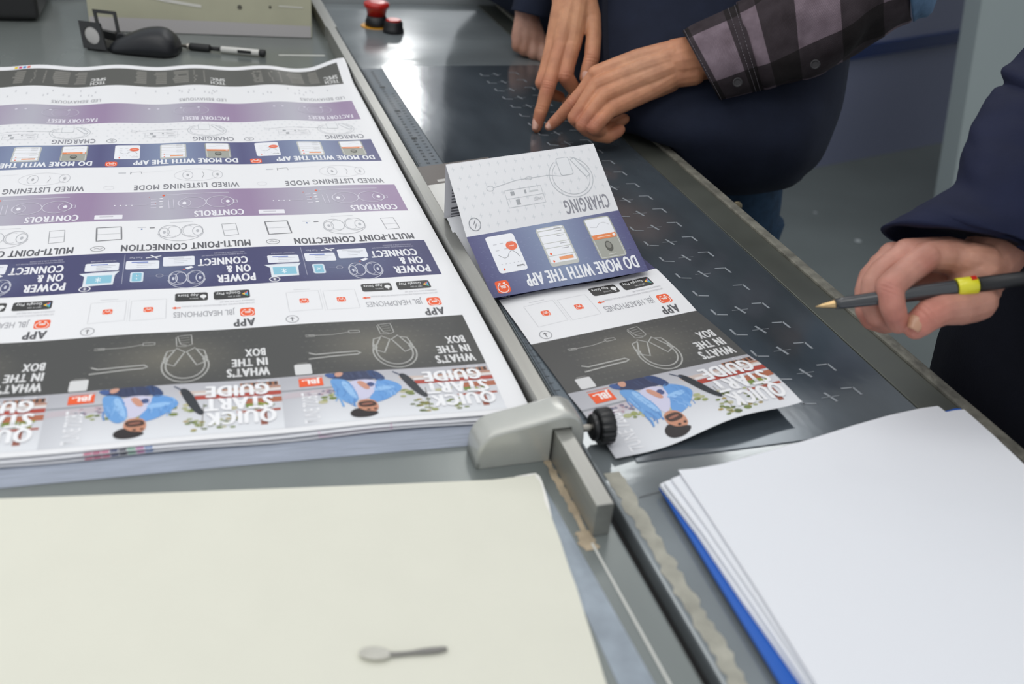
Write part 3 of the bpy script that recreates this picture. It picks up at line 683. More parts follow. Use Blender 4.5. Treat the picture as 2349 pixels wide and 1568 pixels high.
def charging(A, fine=False):
    base_band(A, WHITE, 14, 8)
    r2 = random.Random(5); B = (221, 223, 226)
    for i in range(17):
        for j in range(7):
            p = .035 + i * .0575 + (.028 if j % 2 else 0); q = .08 + j * .135 + r2.uniform(-.01, .01)
            if p > .98: continue
            A.add([(p + .004, q - .04), (p - .010, q + .006), (p + .0, q + .006), (p - .004, q + .045), (p + .011, q - .004), (p + .001, q - .004)], [(0, 1, 2, 5), (2, 3, 4, 5)], B, 2)
    A.text('CHARGING', .955, .745, .20, (150, 150, 158), .655, .022)
    L = (196, 199, 203); lw = .010
    c = (.765, .43)
    A.ring(c[0], c[1], .32, .29, lw, L, 4, 40, -75, 235); A.ring(c[0], c[1], .275, .25, lw * .8, L, 4, 40, -70, 230)
    A.rrect(.70, .14, .79, .40, .03, L, 4); A.rrect(.704, .148, .786, .392, .03, (234, 235, 237), 5)
    A.poly([(.795, .18), (.83, .16), (.90, .44), (.865, .47)], L, 4); A.poly([(.80, .19), (.826, .175), (.893, .435), (.868, .455)], (234, 235, 237), 5)
    A.line([(.24, .42), (.40, .36), (.62, .36), (.70, .40)], lw * .7, L, 4); A.ring(.225, .42, .05, .035, lw * .7, L, 4); A.ring(.485, .36, .05, .02, lw * .7, L, 4)
    A.line([(.305, .48), (.545, .48), (.545, .72), (.305, .72)], lw * .6, L, 4, closed=True); A.line([(.305, .60), (.545, .60)], lw * .5, L, 4)
    A.text('CHARGE', .53, .635, .045, (180, 182, 186), .475); smear(A, .36, .385, .625, .07, (170, 172, 176), 4); smear(A, .43, .442, .51, .05, (170, 172, 176), 4); smear(A, .34, .365, .51, .05, (170, 172, 176), 4); smear(A, .46, .52, .53, .02, (206, 208, 210), 4)
    A.ring(.07, .855, .075, .085, .010, (150, 152, 158), 4); A.line([(.078, .80), (.06, .86), (.075, .86), (.066, .91), (.084, .845), (.07, .845)], .007, (150, 152, 158), 5, closed=True)
def factory(A, fine=False):
    base_band(A, purple)
    A.text('FACTORY RESET', .945, .735, .19, (232, 228, 238), .58, .04)
    A.ring(.66, .40, .30, .25, .012, (196, 192, 206)); A.ring(.66, .40, .14, .2, .010, (196, 192, 206))
    for p in (.33, .40, .58, .72): A.disc(p, .25, .025, .035, (214, 210, 222), 3, 8)
def led(A, fine=False):
    base_band(A, WHITE, 10, 6)
    A.text('LED BEHAVIOURS', .95, .74, .16, (176, 176, 180), .57, .02)
    for k in range(14): smear(A, rn.uniform(.1, .9), rn.uniform(.1, .9) if False else rn.uniform(.1, .9), rn.uniform(.15, .5), .03, (212, 212, 216)) if False else A.rect(*(lambda p, q: (p, q, p + .012, q + .10))(rn.uniform(.1, .9), rn.uniform(.15, .5)), (208, 208, 212), 2)
def techspec(A, fine=False):
    base_band(A, (84, 84, 80))
    A.text('TECH', .965, .76, .17, (206, 206, 204), .845, .05); A.text('SPEC', .965, .55, .17, (206, 206, 204), .845, .05)
    for p0, p1 in ((.20, .30), (.36, .47), (.52, .66), (.70, .80)):
        for k in range(7): smear(A, p0 + rn.uniform(0, .03), p1, .12 + k * .105, .075, (126, 124, 118), 2)
PANELS = [cover, inbox, app, power, multi, controls, wired, domore, charging, factory, led, techspec]

# surface of the stacked sheet: columns run leftwards (u = 0 .. -3), panels away from the viewer (v = 0 .. 11)
ZS = .0175
TERMS = [(0, 0), (1, 0), (0, 1), (2, 0), (1, 1), (0, 2), (1, 2), (0, 3), (2, 1)]
KX = [-0.018462, 0.150391, -0.152662, 0.000273, -0.012668, 0.008882, 0.00392, -0.001829, 0.0002]
KY = [0.666089, 0.045711, 0.43913, -0.000718, 0.00154, -0.053329, 7.5e-05, 0.016721, 0.000669]
def sstep(t): t = max(0, min(1, t)); return t * t * (3 - 2 * t)
def sheet_pt(u, v, dz=0.0):
    w = v / 6
    x = sum(k * u ** a * w ** b for k, (a, b) in zip(KX, TERMS)); y = sum(k * u ** a * w ** b for k, (a, b) in zip(KY, TERMS))
    far = sstep((v - 5) / 6)
    z = ZS + .0016 * far * math.sin(u * 9.5 + 1.2) + .0005 * math.sin(u * 7 + v * .8) * (1 - far)
    z += .010 * sstep((u + .26) / .36) * sstep((v - 10.0) / 1.1) - .003 * sstep((v - 9.6) / 1.4) * math.exp(-((u + .42) / .2) ** 2)
    z -= .004 * sstep((-.15 - v) / .7) * (.3 + .7 * sstep((-u) / 1.6))
    P = V((x, y, T + z + dz)); a = P.dot(E2)
    lim = .2268
    if a > lim - .004: P -= E2 * (a - (lim - .004) - .004 * math.tanh((a - lim + .004) / .004))
    return P
def sheet_map(col, k):
    def f(p, q):
        v = k - q if k else -q * .76
        u = -col - 1 + p
        P = sheet_pt(u, v)
        du = sheet_pt(u + .01, v) - P; dv = sheet_pt(u, v + .02) - P
        return P, du.cross(dv).normalized()
    return f
def paper_grid(A, u0, u1, v0, v1, nu, nv, dz, col):
    A.map = lambda p, q: (sheet_pt(u0 + (u1 - u0) * p, v0 + (v1 - v0) * q, dz), V((0, 0, 1)))
    A.grid(0, 0, 1, 1, col, 0, nu, nv)
A = Art()
paper_grid(A, -3.12, .115, -.83, 11.22, 110, 160, -.00006, WHITE)
for col in range(3):
    for k in range(12):
        A.map = sheet_map(col, k); PANELS[k](A)
A.map = sheet_map(2, 11)
for k, c in enumerate(((236, 206, 40), (216, 60, 120), (70, 140, 210), (226, 90, 60))): A.rect(.19 + k * .035, -.16, .215 + k * .035, -.05, c, 3)
ts = A.build('printed_sheet', origin=sheet_pt(-1.5, 5, -.0005))
tag(ts, 'topmost printed sheet of headphone guide panels, flat on the paper stack', 'printed sheet')
# sheets right below it, edges peeping out
def lower_sheet(dz, du, dv, shade, label, wav):
    A = Art()
    A.map = lambda p, q: (sheet_pt(-3.13 + 3.24 * p + du, -.845 + 12.03 * q + dv, dz) + V((0, 0, wav * math.sin(p * 21 + dv * 90) * sstep((.12 - q) / .12))), V((0, 0, 1)))
    A.grid(0, 0, 1, 1, (232, 233, 238), 0, 60, 60)
    for k, c in enumerate(((206, 110, 140), (190, 96, 130), (206, 120, 150), (90, 96, 130), (90, 90, 100), (150, 190, 170), (206, 150, 190), (150, 170, 210))): A.rect(.405 + k * .0105 + wav, .0005, .4145 + k * .0105 + wav, .010, c, 1)
    A.rect(.70, .0005, .80, .009, (226, 206, 222), 1)
    o = A.build('printed_sheet', origin=sheet_pt(-1.5, 5, dz))
    return tag(o, label, 'printed sheet')
lower_sheet(-.0020, .0, -.02, 0, 'second printed sheet from the top, its front edge just showing under the topmost sheet', .0004)
lower_sheet(-.0042, .002, -.035, 0, 'third printed sheet down, wavy front edge sticking out above the thick stack', .0007)
# the thick rest of the pile: hundreds of sheets nobody could count
M['pile'] = mat('sheet_edges', (166, 173, 188), .7, var=.16, vscale=5, stretch=(6, 6, 420))
bm = bmesh.new(); NU, NV = 40, 24; du, dv = .004, -.05
def pz(u, v, k):
    P = sheet_pt(u, v - (0 if k else .13 * sstep((-.3 - v) / .5))); top = T + max(.004, P.z - T - .0062)
    P = V((P.x, P.y, top if k else T + .0003)); return P
us = [-3.12 + 3.22 * i / NU for i in range(NU + 1)]; vs_ = [-.88 + 12.0 * j / NV for j in range(NV + 1)]
rng = random.Random(4)
G = [[[bm.verts.new(pz(u, v, k)) for u in us] for v in vs_] for k in (0, 1)]
for k in (0, 1):
    for j in range(NV):
        for i in range(NU): bm.faces.new((G[k][j][i], G[k][j][i + 1], G[k][j + 1][i + 1], G[k][j + 1][i]))
for i in range(NU):
    for j in (0, NV): bm.faces.new((G[0][j][i], G[0][j][i + 1], G[1][j][i + 1], G[1][j][i]))
for j in range(NV):
    for i in (0, NU): bm.faces.new((G[0][j][i], G[0][j + 1][i], G[1][j + 1][i], G[1][j][i]))
# printed colour bars seen on the pile's front edge
o = mobj('paper_stack', bm, M['pile'], origin=sheet_pt(-1.5, 5, -ZS))
tag(o, 'thick pile of printed sheets with bluish edges under the topmost printed sheet', 'paper stack', kind='stuff')

# ---------------------------------------------------------------- folded leaflet lying right of the rail
def bil(c00, c10, c01, c11, bulge=0.0, wav=None):
    """(p, q): p left to right, q far to near; corners far-left, far-right, near-left, near-right"""
    def P(p, q):
        x = c00.lerp(c10, p).lerp(c01.lerp(c11, p), q)
        N0 = (c10 - c00).cross(c00 - c01).normalized()
        x = x + N0 * (bulge * 4 * q * (1 - q))
        if wav: x = x + V((0, 0, wav(p, q)))
        return x
    def f(p, q):
        X = P(p, q); N = (P(p + .01, q) - X).cross(X - P(p, q + .01)).normalized()
        return X, N
    return f
lf = empty('leaflet', at(1400, 800), 'unfolded headphone guide leaflet standing in a tent fold on the dark plate', 'leaflet')
a0L, a0R = at(1412, 1055, T + .0022), at(1842, 914, T + .0165)
a1L, a1R = at(1302, 903, T + .0022), at(1714, 812, T + .0060)
a2L, a2R = at(1218, 790, T + .0022), at(1598, 712, T + .0040)
a3L, a3R = at(1144, 688, T + .0022), at(1505, 617, T + .0060)
a4L, a4R = a3L + (a3L - a2L) * .95, a3R + (a3R - a2R) * .95; a4L.z = a4R.z = T + .0018
DL, DR = at(1130, 684, T + .009), at(1488, 621, T + .011)
CL_, CR_ = at(1070, 544, T + .035), at(1419, 482, T + .035)
RL, RR = at(1022, 377, T + .080), at(1361, 329, T + .080)
A = Art()
A.map = bil(a1L, a1R, a0L, a0R, .002, lambda p, q: .0030 * q * q * math.sin(p * 8.5 + 2.6)); cover(A, True)
A.map = bil(a2L, a2R, a1L, a1R, .0008); inbox(A, True)
A.map = bil(a3L, a3R, a2L, a2R, .0008, lambda p, q: .0012 * (1 - q) * math.sin(p * 7)); app(A, True)
A.map = bil(a4L, a4R, a3L, a3R, .0); power(A, True)
A.build('flat_panels', lf)
A = Art()
A.map = bil(CL_, CR_, DL, DR, .0003); domore(A, True)
A.map = bil(RL, RR, CL_, CR_, .0003); charging(A, True)
A.build('front_flap', lf)
FL = RL - V((0, 0, .078)) - E1 * .006; FR = RR - V((0, 0, .078)) - E1 * .006
A = Art(); A.map = bil(RL - E1 * .0004, RR - E1 * .0004, FL, FR, 0)
A.grid(0, 0, 1, 1, (222, 222, 226), 0, 10, 6)
for k in range(22):
    if k % 6 == 5: continue
    A.rect(.045, .10 + k * .039, .96 - (.3 if k % 6 == 4 else rn.uniform(0, .08)), .10 + k * .039 + (.020 if k % 6 else .026), (120, 120, 126) if k % 6 else (84, 84, 90), 1)
A.build('back_flap', lf)
def strip(A, prof, L0, L1, col, n=10):
    """sheet swept from the left point row to the right one along profile (forward, up)"""
    k = len(prof) - 1
    def mp(p, q):
        t = q * k; i = min(int(t), k - 1); s = t - i
        f = prof[i][0] * (1 - s) + prof[i + 1][0] * s; z = prof[i][1] * (1 - s) + prof[i + 1][1] * s
        B = L0.lerp(L1, p); return V((B.x, B.y, T)) - E1 * f + V((0, 0, z)), V((0, 0, 1))
    A.map = mp; A.grid(0, 0, 1, 1, col, 0, n, k * 2)
A = Art()
strip(A, [(-.002, .016), (.001, .026), (.008, .0305), (.016, .030), (.030, .0265), (.052, .020), (.085, .012), (.118, .0075)], FL, FR, (226, 227, 230))
strip(A, [(.0, .0025), (.02, .0024), (.05, .0026), (.075, .0030)], FL, FR, (226, 226, 228))
A.build('inner_fold', lf)
# older proof sheet showing at the left under the tent
A = Art(); A.map = bil(at(940, 386, T + .0017), at(1120, 360, T + .0017), at(1034, 520, T + .0017), at(1190, 498, T + .0017))
A.grid(0, 0, 1, 1, (226, 226, 222), 0, 8, 8)
A.rect(0, 0, 1, .33, (104, 98, 94), 1); A.rect(.22, .26, .9, .30, (196, 194, 190), 2); A.rect(.42, .15, .9, .17, (170, 168, 164), 2)
A.line([(.30, .42), (.36, .60)], .03, (232, 150, 165), 3); A.line([(.40, .68), (.47, .92)], .04, (230, 130, 150), 3)
A.rect(.34, .44, .62, .46, (236, 190, 198), 2); A.rect(.40, .70, .44, .76, (110, 90, 96), 3); A.rect(.44, .48, .52, .53, (150, 140, 140), 3)
A.line([(.20, .64), (.36, .62), (.62, .60)], .012, (190, 190, 186), 3); A.poly([(.235, .66), (.25, .62), (.28, .665)], (60, 60, 60), 4); A.line([(.33, .66), (.345, .80)], .012, (180, 180, 176), 3)
A.line([(.34, .66), (.45, .78), (.46, .9)], .008, (190, 190, 188), 3)
tag(A.build('proof_sheet', origin=at(1040, 440, T + .0016)), 'marked proof sheet with pink strokes and dark band peeping out left of the tent-folded leaflet', 'printed sheet')

# ---------------------------------------------------------------- clamp on the rail
M['cast'] = mat('cast_grey_metal', (188, 189, 183), .26, .2, var=.05, vscale=30, coat=.5)
M['steel'] = mat('bright_steel', (170, 166, 158), .3, .9)
M['knob'] = mat('knob_plastic', (22, 23, 25), .38, coat=.2)
B0, B1 = .527, .5525
cl = empty('rail_clamp', tb(.214, .54, 0), 'grey cast metal stop clamp with black knob on the rail', 'clamp')
prof = [(.1739, .0003), (.1740, .010), (.1752, .0165), (.1778, .0220), (.1815, .0262), (.1860, .0286), (.1960, .0306), (.2080, .0328), (.2200, .0352), (.2300, .0374), (.2360, .0384), (.2410, .0376), (.2460, .0350), (.2500, .0300), (.2522, .0240), (.2530, .0170), (.2532, .0003)]
notch = [(.2424, .0003), (.2424, .0276), (.2276, .0276), (.2276, .0003)]
bm = bmesh.new()
b2 = bmesh.new()
outl = prof + notch
f0 = b2.faces.new([b2.verts.new(tb(a, B0, z)) for a, z in outl]); f1 = b2.faces.new([b2.verts.new(tb(a, B1, z)) for a, z in outl][::-1])
n = len(outl); A0 = f0.verts[:]; A1 = f1.verts[:][::-1]
for i in range(n):
    q = b2.faces.new((A0[i], A1[i], A1[(i + 1) % n], A0[(i + 1) % n])); q.smooth = i < len(prof) - 1
bmesh.ops.recalc_face_normals(b2, faces=b2.faces[:])
es = [e for e in set(f0.edges[:]) | set(f1.edges[:]) if all(v.co.z > T + .001 for v in e.verts)]
np_ = len(prof)
keep = set()
for F in (A0, A1):
    for i in range(np_ - 1): keep.add(frozenset((F[i], F[i + 1])))
es = [e for e in b2.edges if frozenset(e.verts) in keep]
bmesh.ops.bevel(b2, geom=es, offset=.0028, segments=4, affect='EDGES', profile=.5, clamp_overlap=True)
for f in b2.faces: f.smooth = len(f.verts) <= 4
bmesh.ops.triangulate(b2, faces=[f for f in b2.faces if len(f.verts) > 4])
merge(bm, b2)
clb = mobj('clamp_body', bm, M['cast'], cl)
kz, kb = .0165, .538
k0 = tb(.2528, kb, kz); kd = (E2 - E1 * .02).normalized()
bm = bmesh.new(); prof_ = []
for i in range(9): prof_ += [(i * .0011, .0024), (i * .0011 + .0005, .0029)]
prof_ += [(.0105, .0026)]
add_lathe(bm, k0, k0 + kd, prof_, 20); sw = mobj('screw', bm, M['steel'], cl)
bm = bmesh.new(); add_lathe(bm, k0, k0 + kd, [(.0088, .0060), (.0090, .0088), (.0098, .0098), (.0128, .0100), (.0134, .0094)], 36)
R_ = []
def fl(r): return lambda t: (-.07 if math.cos(t * 14) < -.45 else 0)
x_, y_, d_ = frame_of(kd)
rg = [oval(k0 + kd * t, x_ * r, y_ * r, 112, 2.0, fl(r)) for t, r in ((.0134, .0105), (.0138, .0126), (.0150, .0134), (.0226, .0136), (.0240, .0132), (.0248, .0118), (.0249, .0085), (.0244, .0080))]
add_loft(bm, rg); mobj('knob', bm, M['knob'], cl)

# ---------------------------------------------------------------- cream board and small spoon
M['cream'] = mat('cream_card', (225, 224, 210), .75, var=.012, vscale=25, bump=.08, bscale=300, spec=.25)
M['creamedge'] = mat('worn_card_edge', (240, 238, 232), .8, var=.06, vscale=150)
zt = T + .0052
o_ = [at(*p, zt) for p in [(1130, 1099), (1180, 1093), (1212, 1087), (1229, 1085), (1238, 1092), (1244, 1105), (1252, 1130), (1258, 1150), (1266, 1185), (1286, 1238), (1306, 1300), (1323, 1345), (1340, 1400), (1362, 1470), (1392, 1568)]]
o_ += [tb(.186, .27, .0052), tb(-.55, .15, .0052)]
o_ += [at(-420, 1166, zt), at(0, 1142, zt), at(500, 1124, zt), at(900, 1109, zt)]
bm = bmesh.new(); add_prism(bm, o_, V((0, 0, -.005)), 0, .0006, 2)
cbo = mobj('card_board', bm, [M['cream']], origin=tb(-.1, .4, .0002))
bm = bmesh.new(); rw = random.Random(8); ed_ = o_[1:9]; ins_ = []
for i, p in enumerate(ed_):
    a_, b_ = ed_[max(i - 1, 0)], ed_[min(i + 1, 7)]; t_ = (b_ - a_).normalized(); nn_ = V((t_.y, -t_.x, 0)); ins_.append(p + nn_ * rw.uniform(.0012, .0045) * math.sin(math.pi * (i + .4) / 8))
up2 = V((0, 0, .0002))
vo = [bm.verts.new(p + up2) for p in ed_]; vi = [bm.verts.new(p + up2) for p in ins_]
for i in range(7): bm.faces.new((vo[i], vo[i + 1], vi[i + 1], vi[i]))
mobj('worn_edge', bm, M['creamedge'], cbo)
tag(cbo, 'large cream card board with a worn corner in the foreground', 'board')
sp_ = empty('spoon', at(905, 1497, zt), 'tiny grey spoon with pale bowl lying on the cream board', 'spoon')
M['spoon'] = mat('grey_spoon_plastic', (128, 126, 122), .4, var=.1, vscale=60)
M['bowl'] = mat('pale_spoon_bowl', (196, 194, 184), .25)
h = [(893, 1499, 5), (905, 1499.5, 4.2), (925, 1498, 3.8), (945, 1496, 4.0), (965, 1493.5, 5.5), (985, 1491.5, 6.2), (1000, 1490, 6.0), (1016, 1488, 5.0), (1026, 1487, 2.5)]
bm = bmesh.new(); R_ = []
for i, (x, y, w) in enumerate(h):
    c = at(x, y, zt + .0017); l = at(x, y + w, zt + .0017); ax = (l - c) * 1.05
    R_.append(oval(c, ax, V((0, 0, .0009)), 14, 2.6))
add_loft(bm, interp_rings(R_, 3)); mobj('handle', bm, M['spoon'], sp_)
bm = bmesh.new(); c = at(860, 1498, zt + .0022); ex = (at(897, 1499, zt + .0022) - c); ey = (at(860, 1513.5, zt + .0022) - c)
N1, N2 = 9, 28; rows_ = []
for s in (0, 1):
    for j in range(N1 + 1):
        r = j / N1; dep = -.0018 * (1 - r * r) - (.0003 if s else 0)
        if j == 0: rows_.append([bm.verts.new(c + V((0, 0, dep)))] * N2); continue
        rows_.append([bm.verts.new(c + ex * (r * math.cos(2 * math.pi * i / N2) * (1 + .03 * s)) + ey * (r * math.sin(2 * math.pi * i / N2)) + V((0, 0, dep))) for i in range(N2)])
for s in (0, 1):
    for j in range(N1):
        a, b = rows_[s * (N1 + 1) + j], rows_[s * (N1 + 1) + j + 1]
        for i in range(N2):
            k = (i + 1) % N2
            f = bm.faces.new((a[0], b[i], b[k]) if j == 0 else (a[i], b[i], b[k], a[k])); f.smooth = True
a, b = rows_[N1], rows_[2 * N1 + 1]
for i in range(N2): bm.faces.new((a[i], a[(i + 1) % N2], b[(i + 1) % N2], b[i]))
for v in bm.verts: v.co.z += .0004
mobj('bowl', bm, M['bowl'], sp_)

# ---------------------------------------------------------------- white paper on a blue folder, right foreground
M['white'] = mat('white_paper', (233, 235, 240), .6, spec=.3)
M['blue'] = mat('blue_folder_card', (22, 92, 186), .45, coat=.15)
def slab(name, pxs, z, th, m, label, cat, group=None, bevel=.0002, wav=None):
    pts = [at(x, y, T + z) for x, y in pxs]
    bm = bmesh.new(); add_prism(bm, pts, V((0, 0, -th)), 0, bevel, 1)
    c = sum(pts, V((0, 0, 0))) / len(pts); c.z = T + z - th
    return tag(mobj(name, bm, m, origin=c), label, cat, group)
slab('folder', [(1513, 1116), (1800, 1040), (2190, 936), (2204, 936), (2352, 1075), (2680, 1380), (2400, 1900), (2010, 1915), (1800, 1580), (1640, 1322)], .0062, .0022, M['blue'], 'blue card folder lying under the white paper at the right', 'folder')
slab('blank_sheet', [(1514, 1109), (1530, 1101), (1800, 1036), (2160, 950), (2330, 1100), (2600, 1400), (2330, 1850), (2040, 1880), (1842, 1568), (1700, 1370), (1600, 1222)], .0095, .0030, M['white'], 'lowest bundle of blank white sheets directly on the blue folder', 'paper', bevel=.0004)
slab('blank_sheet', [(1524, 1105), (1545, 1096), (1800, 1030), (2165, 946), (2340, 1095), (2610, 1390), (2340, 1840), (2060, 1880), (1851, 1568), (1720, 1375), (1610, 1218)], .0128, .0030, M['white'], 'second bundle of blank white sheets, between the lowest bundle and the narrow one', 'paper', bevel=.0005)
slab('blank_sheet', [(1540, 1096), (1560, 1088), (1820, 1020), (2170, 943), (2349, 1085), (2620, 1375), (2350, 1830), (2070, 1870), (1866, 1568), (1735, 1372), (1620, 1205)], .0155, .0022, M['white'], 'third bundle of blank white sheets just below the big top sheet', 'paper', bevel=.0005)
slab('blank_sheet', [(1556, 1077), (1600, 1073), (1656, 1063), (1760, 1035), (1858, 1006), (1960, 974), (2041, 951), (2110, 936), (2151, 930), (2160, 936), (2170, 944), (2190, 940), (2212, 938), (2280, 998), (2349, 1063), (2640, 1340), (2370, 1800), (2080, 1850), (1872, 1568), (1740, 1355), (1632, 1190)], .0178, .0008, M['white'], 'big blank white top sheet filling the lower right foreground', 'paper')

# ---------------------------------------------------------------- things on the far left of the desk
# cream carton
M['carton'] = mat('cream_carton', (186, 184, 160), .6, var=.05, vscale=18)
M['cartonband'] = mat('pale_carton_band', (190, 186, 186), .55)
M['spot'] = mat('dark_spot', (96, 94, 84), .7); M['pale'] = mat('pale_scratch', (222, 220, 212), .6)
cL, cR = at(207, 71), at(716, 88); cx = (cR - cL).normalized(); cy = V((-cx.y, cx.x, 0)); W_ = (cR - cL).length
ca = empty('carton', (cL + cR) / 2 + cy * .09, 'long cream carton with scratched front at the far left of the desk', 'box')
bm = bmesh.new(); add_box(bm, cL + cx * W_ / 2 + cy * .09 + V((0, 0, .0335)), cx * (W_ / 2), cy * .09, V((0, 0, .033)), .0015); cbm = bm
bm = bmesh.new(); add_box(bm, cL + cx * W_ / 2 + cy * .0905 + V((0, 0, .0690)), cx * (W_ / 2 + .001), cy * .092, V((0, 0, .0022)), .0008); mobj('carton_lid', bm, M['carton'], ca)
bm = bmesh.new()
def onbox(s, z, e=.0004): return cL + cx * s * W_ - cy * e + V((0, 0, z))
bm.faces.new([bm.verts.new(onbox(*p)) for p in ((.005, .001), (.995, .001), (.995, .019), (.6, .021), (.005, .022))]); mobj('pale_band', bm, M['cartonband'], ca)
bm = bmesh.new()
for s0_, z0_, s1_, z1_, w_ in ((.18, .060, .36, .048, .0016), (.34, .050, .50, .043, .0022), (.85, .048, .96, .047, .001)):
    p, q = onbox(s0_, z0_, .0006), onbox(s1_, z1_, .0006); bm.faces.new([bm.verts.new(x) for x in (p - V((0, 0, w_)), q - V((0, 0, w_)), q + V((0, 0, w_)), p + V((0, 0, w_)))])
merge(cbm, bm, 1)
bm = bmesh.new()
for s_, z_, r_ in ((.672, .044, .0035), (.81, .046, .0022), (.33, .066, .002)):
    bm.faces.new([bm.verts.new(onbox(s_, z_, .0007) + cx * (r_ * math.cos(t)) + V((0, 0, r_ * math.sin(t)))) for t in [i * math.pi / 8 for i in range(16)]])
merge(cbm, bm, 2); mobj('carton_body', cbm, [M['carton'], M['pale'], M['spot']], ca)
# black case in the corner
M['case'] = mat('black_case', (30, 30, 31), .5)
bk = empty('black_case', at(-60, 45), 'black boxy case cut off at the top left corner', 'case')
bL, bR = at(-330, 46), at(92, 53); bx = (bR - bL).normalized(); by = V((-bx.y, bx.x, 0)); W2 = (bR - bL).length
bm = bmesh.new(); add_box(bm, bL + bx * W2 / 2 + by * .11 + V((0, 0, .063)), bx * (W2 / 2), by * .11, V((0, 0, .058)), .008, 4); mobj('case_body', bm, M['case'], bk)
bm = bmesh.new(); add_box(bm, bL + bx * W2 / 2 + by * .11 + V((0, 0, .003)), bx * (W2 / 2 - .02), by * .09, V((0, 0, .0028))); mobj('case_foot', bm, M['blackpl'], bk)
# computer mouse
M['mouse'] = mat('mouse_black', (24, 26, 31), .42, bump=.02, bscale=900)
m0, m1 = at(250, 122), at(400, 133); mx = (m1 - m0).normalized(); my = V((-mx.y, mx.x, 0)); ml = (m1 - m0).length; mc = (m0 + m1) / 2 + my * .022
mo = empty('computer_mouse', mc, 'black computer mouse in front of the cream carton', 'mouse')
R_ = []
for t, w, h_ in ((-.50, .010, .006), (-.47, .019, .0115), (-.38, .0255, .0185), (-.22, .0285, .0265), (-.02, .0300, .0350), (.16, .0315, .0385), (.30, .0315, .0370), (.41, .0285, .0290), (.475, .0215, .0195), (.50, .012, .0105)):
    c = mc + mx * (t * ml * 1.06)
    R_.append([c + my * (w * math.copysign(abs(math.cos(a)) ** .8, math.cos(a))) + V((0, 0, .0022 + (h_ * .92 - .0022) * max(0, math.sin(a)) ** .75 if math.sin(a) > 0 else .0022)) for a in [2 * math.pi * i / 32 for i in range(32)]])
bm = bmesh.new(); add_loft(bm, interp_rings(R_, 3)); mb = mobj('mouse_shell', bm, M['mouse'], mo, True)
bm = bmesh.new(); add_box(bm, mc + V((0, 0, .0011)), mx * ml * .44, my * .022, V((0, 0, .0010)), .0005); mobj('base_pad', bm, M['blackpl'], mo)
wc = mc - mx * (.36 * ml) + V((0, 0, .0165)); bm = bmesh.new(); add_lathe(bm, wc - my * .003, wc + my * .003, [(0, .0068), (.001, .0078), (.005, .0078), (.006, .0068)], 20); mobj('scroll_wheel', bm, M['blackpl'], mo)
# folding linen loupe: two square frames on a hinge bar
M['loupe'] = mat('loupe_black_enamel', (28, 29, 30), .4)
M['lens'] = mat('lens_glass', (160, 158, 155), .08, spec=.7, coat=.5)
lo = empty('folding_loupe', at(205, 112), 'black folding loupe with round lens standing beside the computer mouse', 'magnifier')
def pframe(P, th, hole, nm, m):
    """flat frame through four photo points (top-left, top-right, bottom-right, bottom-left), with an opening"""
    n_ = (P[1] - P[0]).cross(P[3] - P[0]).normalized(); bm = bmesh.new()
    inner = hole(P); out_ = []
    N = len(inner)
    for i in range(N):
        t = i / N * 4; k = int(t) % 4; out_.append(P[k].lerp(P[(k + 1) % 4], t - int(t)))
    vs = [[bm.verts.new(p + n_ * s) for p in L] for s in (-th / 2, th / 2) for L in (out_, inner)]
    for i in range(N):
        j = (i + 1) % N
        for a, b in ((vs[0], vs[1]), (vs[2], vs[3]), (vs[0], vs[2]), (vs[1], vs[3])): bm.faces.new((a[i], a[j], b[j], b[i]))
    return mobj(nm, bm, m, lo), inner, n_
d0 = at(205, 112).y
LD = (at(205, 114) - CAM).dot(FWD)
P = [atd(181, 47, LD), atd(229, 53, LD - .012), atd(246, 116, LD - .012), atd(194, 110, LD)]
def circ(P): 
    c = (P[0] + P[1] + P[2] + P[3]) / 4; ux = (P[1] - P[0]) * .36; uy = (P[3] - P[0]) * .32
    return [c + ux * math.cos(t) + uy * math.sin(t) for t in [math.radians(225) + 2 * math.pi * i / 40 for i in range(40)]]
_, inn, n_ = pframe(P, .004, circ, 'lens_plate', M['loupe'])
bm = bmesh.new(); c = sum(inn, V((0, 0, 0))) / len(inn)
for s in (-1, 1):
    cv = bm.verts.new(c + n_ * (s * .0026)); rr = [bm.verts.new(c + (p - c) * .6 + n_ * (s * .0019)) for p in inn]; r2 = [bm.verts.new(c + (p - c) * .995 + n_ * (s * .0006)) for p in inn]
    for i in range(len(inn)):
        j = (i + 1) % len(inn); f = bm.faces.new((cv, rr[i], rr[j])); f.smooth = True; f = bm.faces.new((rr[i], r2[i], r2[j], rr[j])); f.smooth = True
mobj('lens', bm, M['lens'], lo)
P = [atd(212, 21, LD + .03), atd(265, 27, LD + .024), atd(277, 84, LD + .024), atd(226, 77, LD + .03)]
def sq(P):
    c = (P[0] + P[1] + P[2] + P[3]) / 4; Q = [c + (p - c) * .74 for p in P]; return [Q[i // 10].lerp(Q[(i // 10 + 1) % 4], (i % 10) / 10) for i in range(40)]
pframe(P, .003, sq, 'upright_frame', M['loupe'])
bm = bmesh.new(); p_, q_ = atd(232, 76, LD), atd(266, 84, LD + .018); p2 = V((p_.x, p_.y, T + .006))
add_box(bm, (p_ + q_) / 2, (q_ - p_) / 2 * 1.05, V((0, .004, 0)), V((0, 0, .006)), .001)
mobj('hinge_bar', bm, M['loupe'], lo)
f_ = at(235, 112); bm = bmesh.new(); add_box(bm, f_ + V((.004, .012, .0025)), V((.024, .004, 0)), V((-.004, .022, 0)), V((0, 0, .0024)), .0008); mobj('base_plate', bm, M['loupe'], lo)
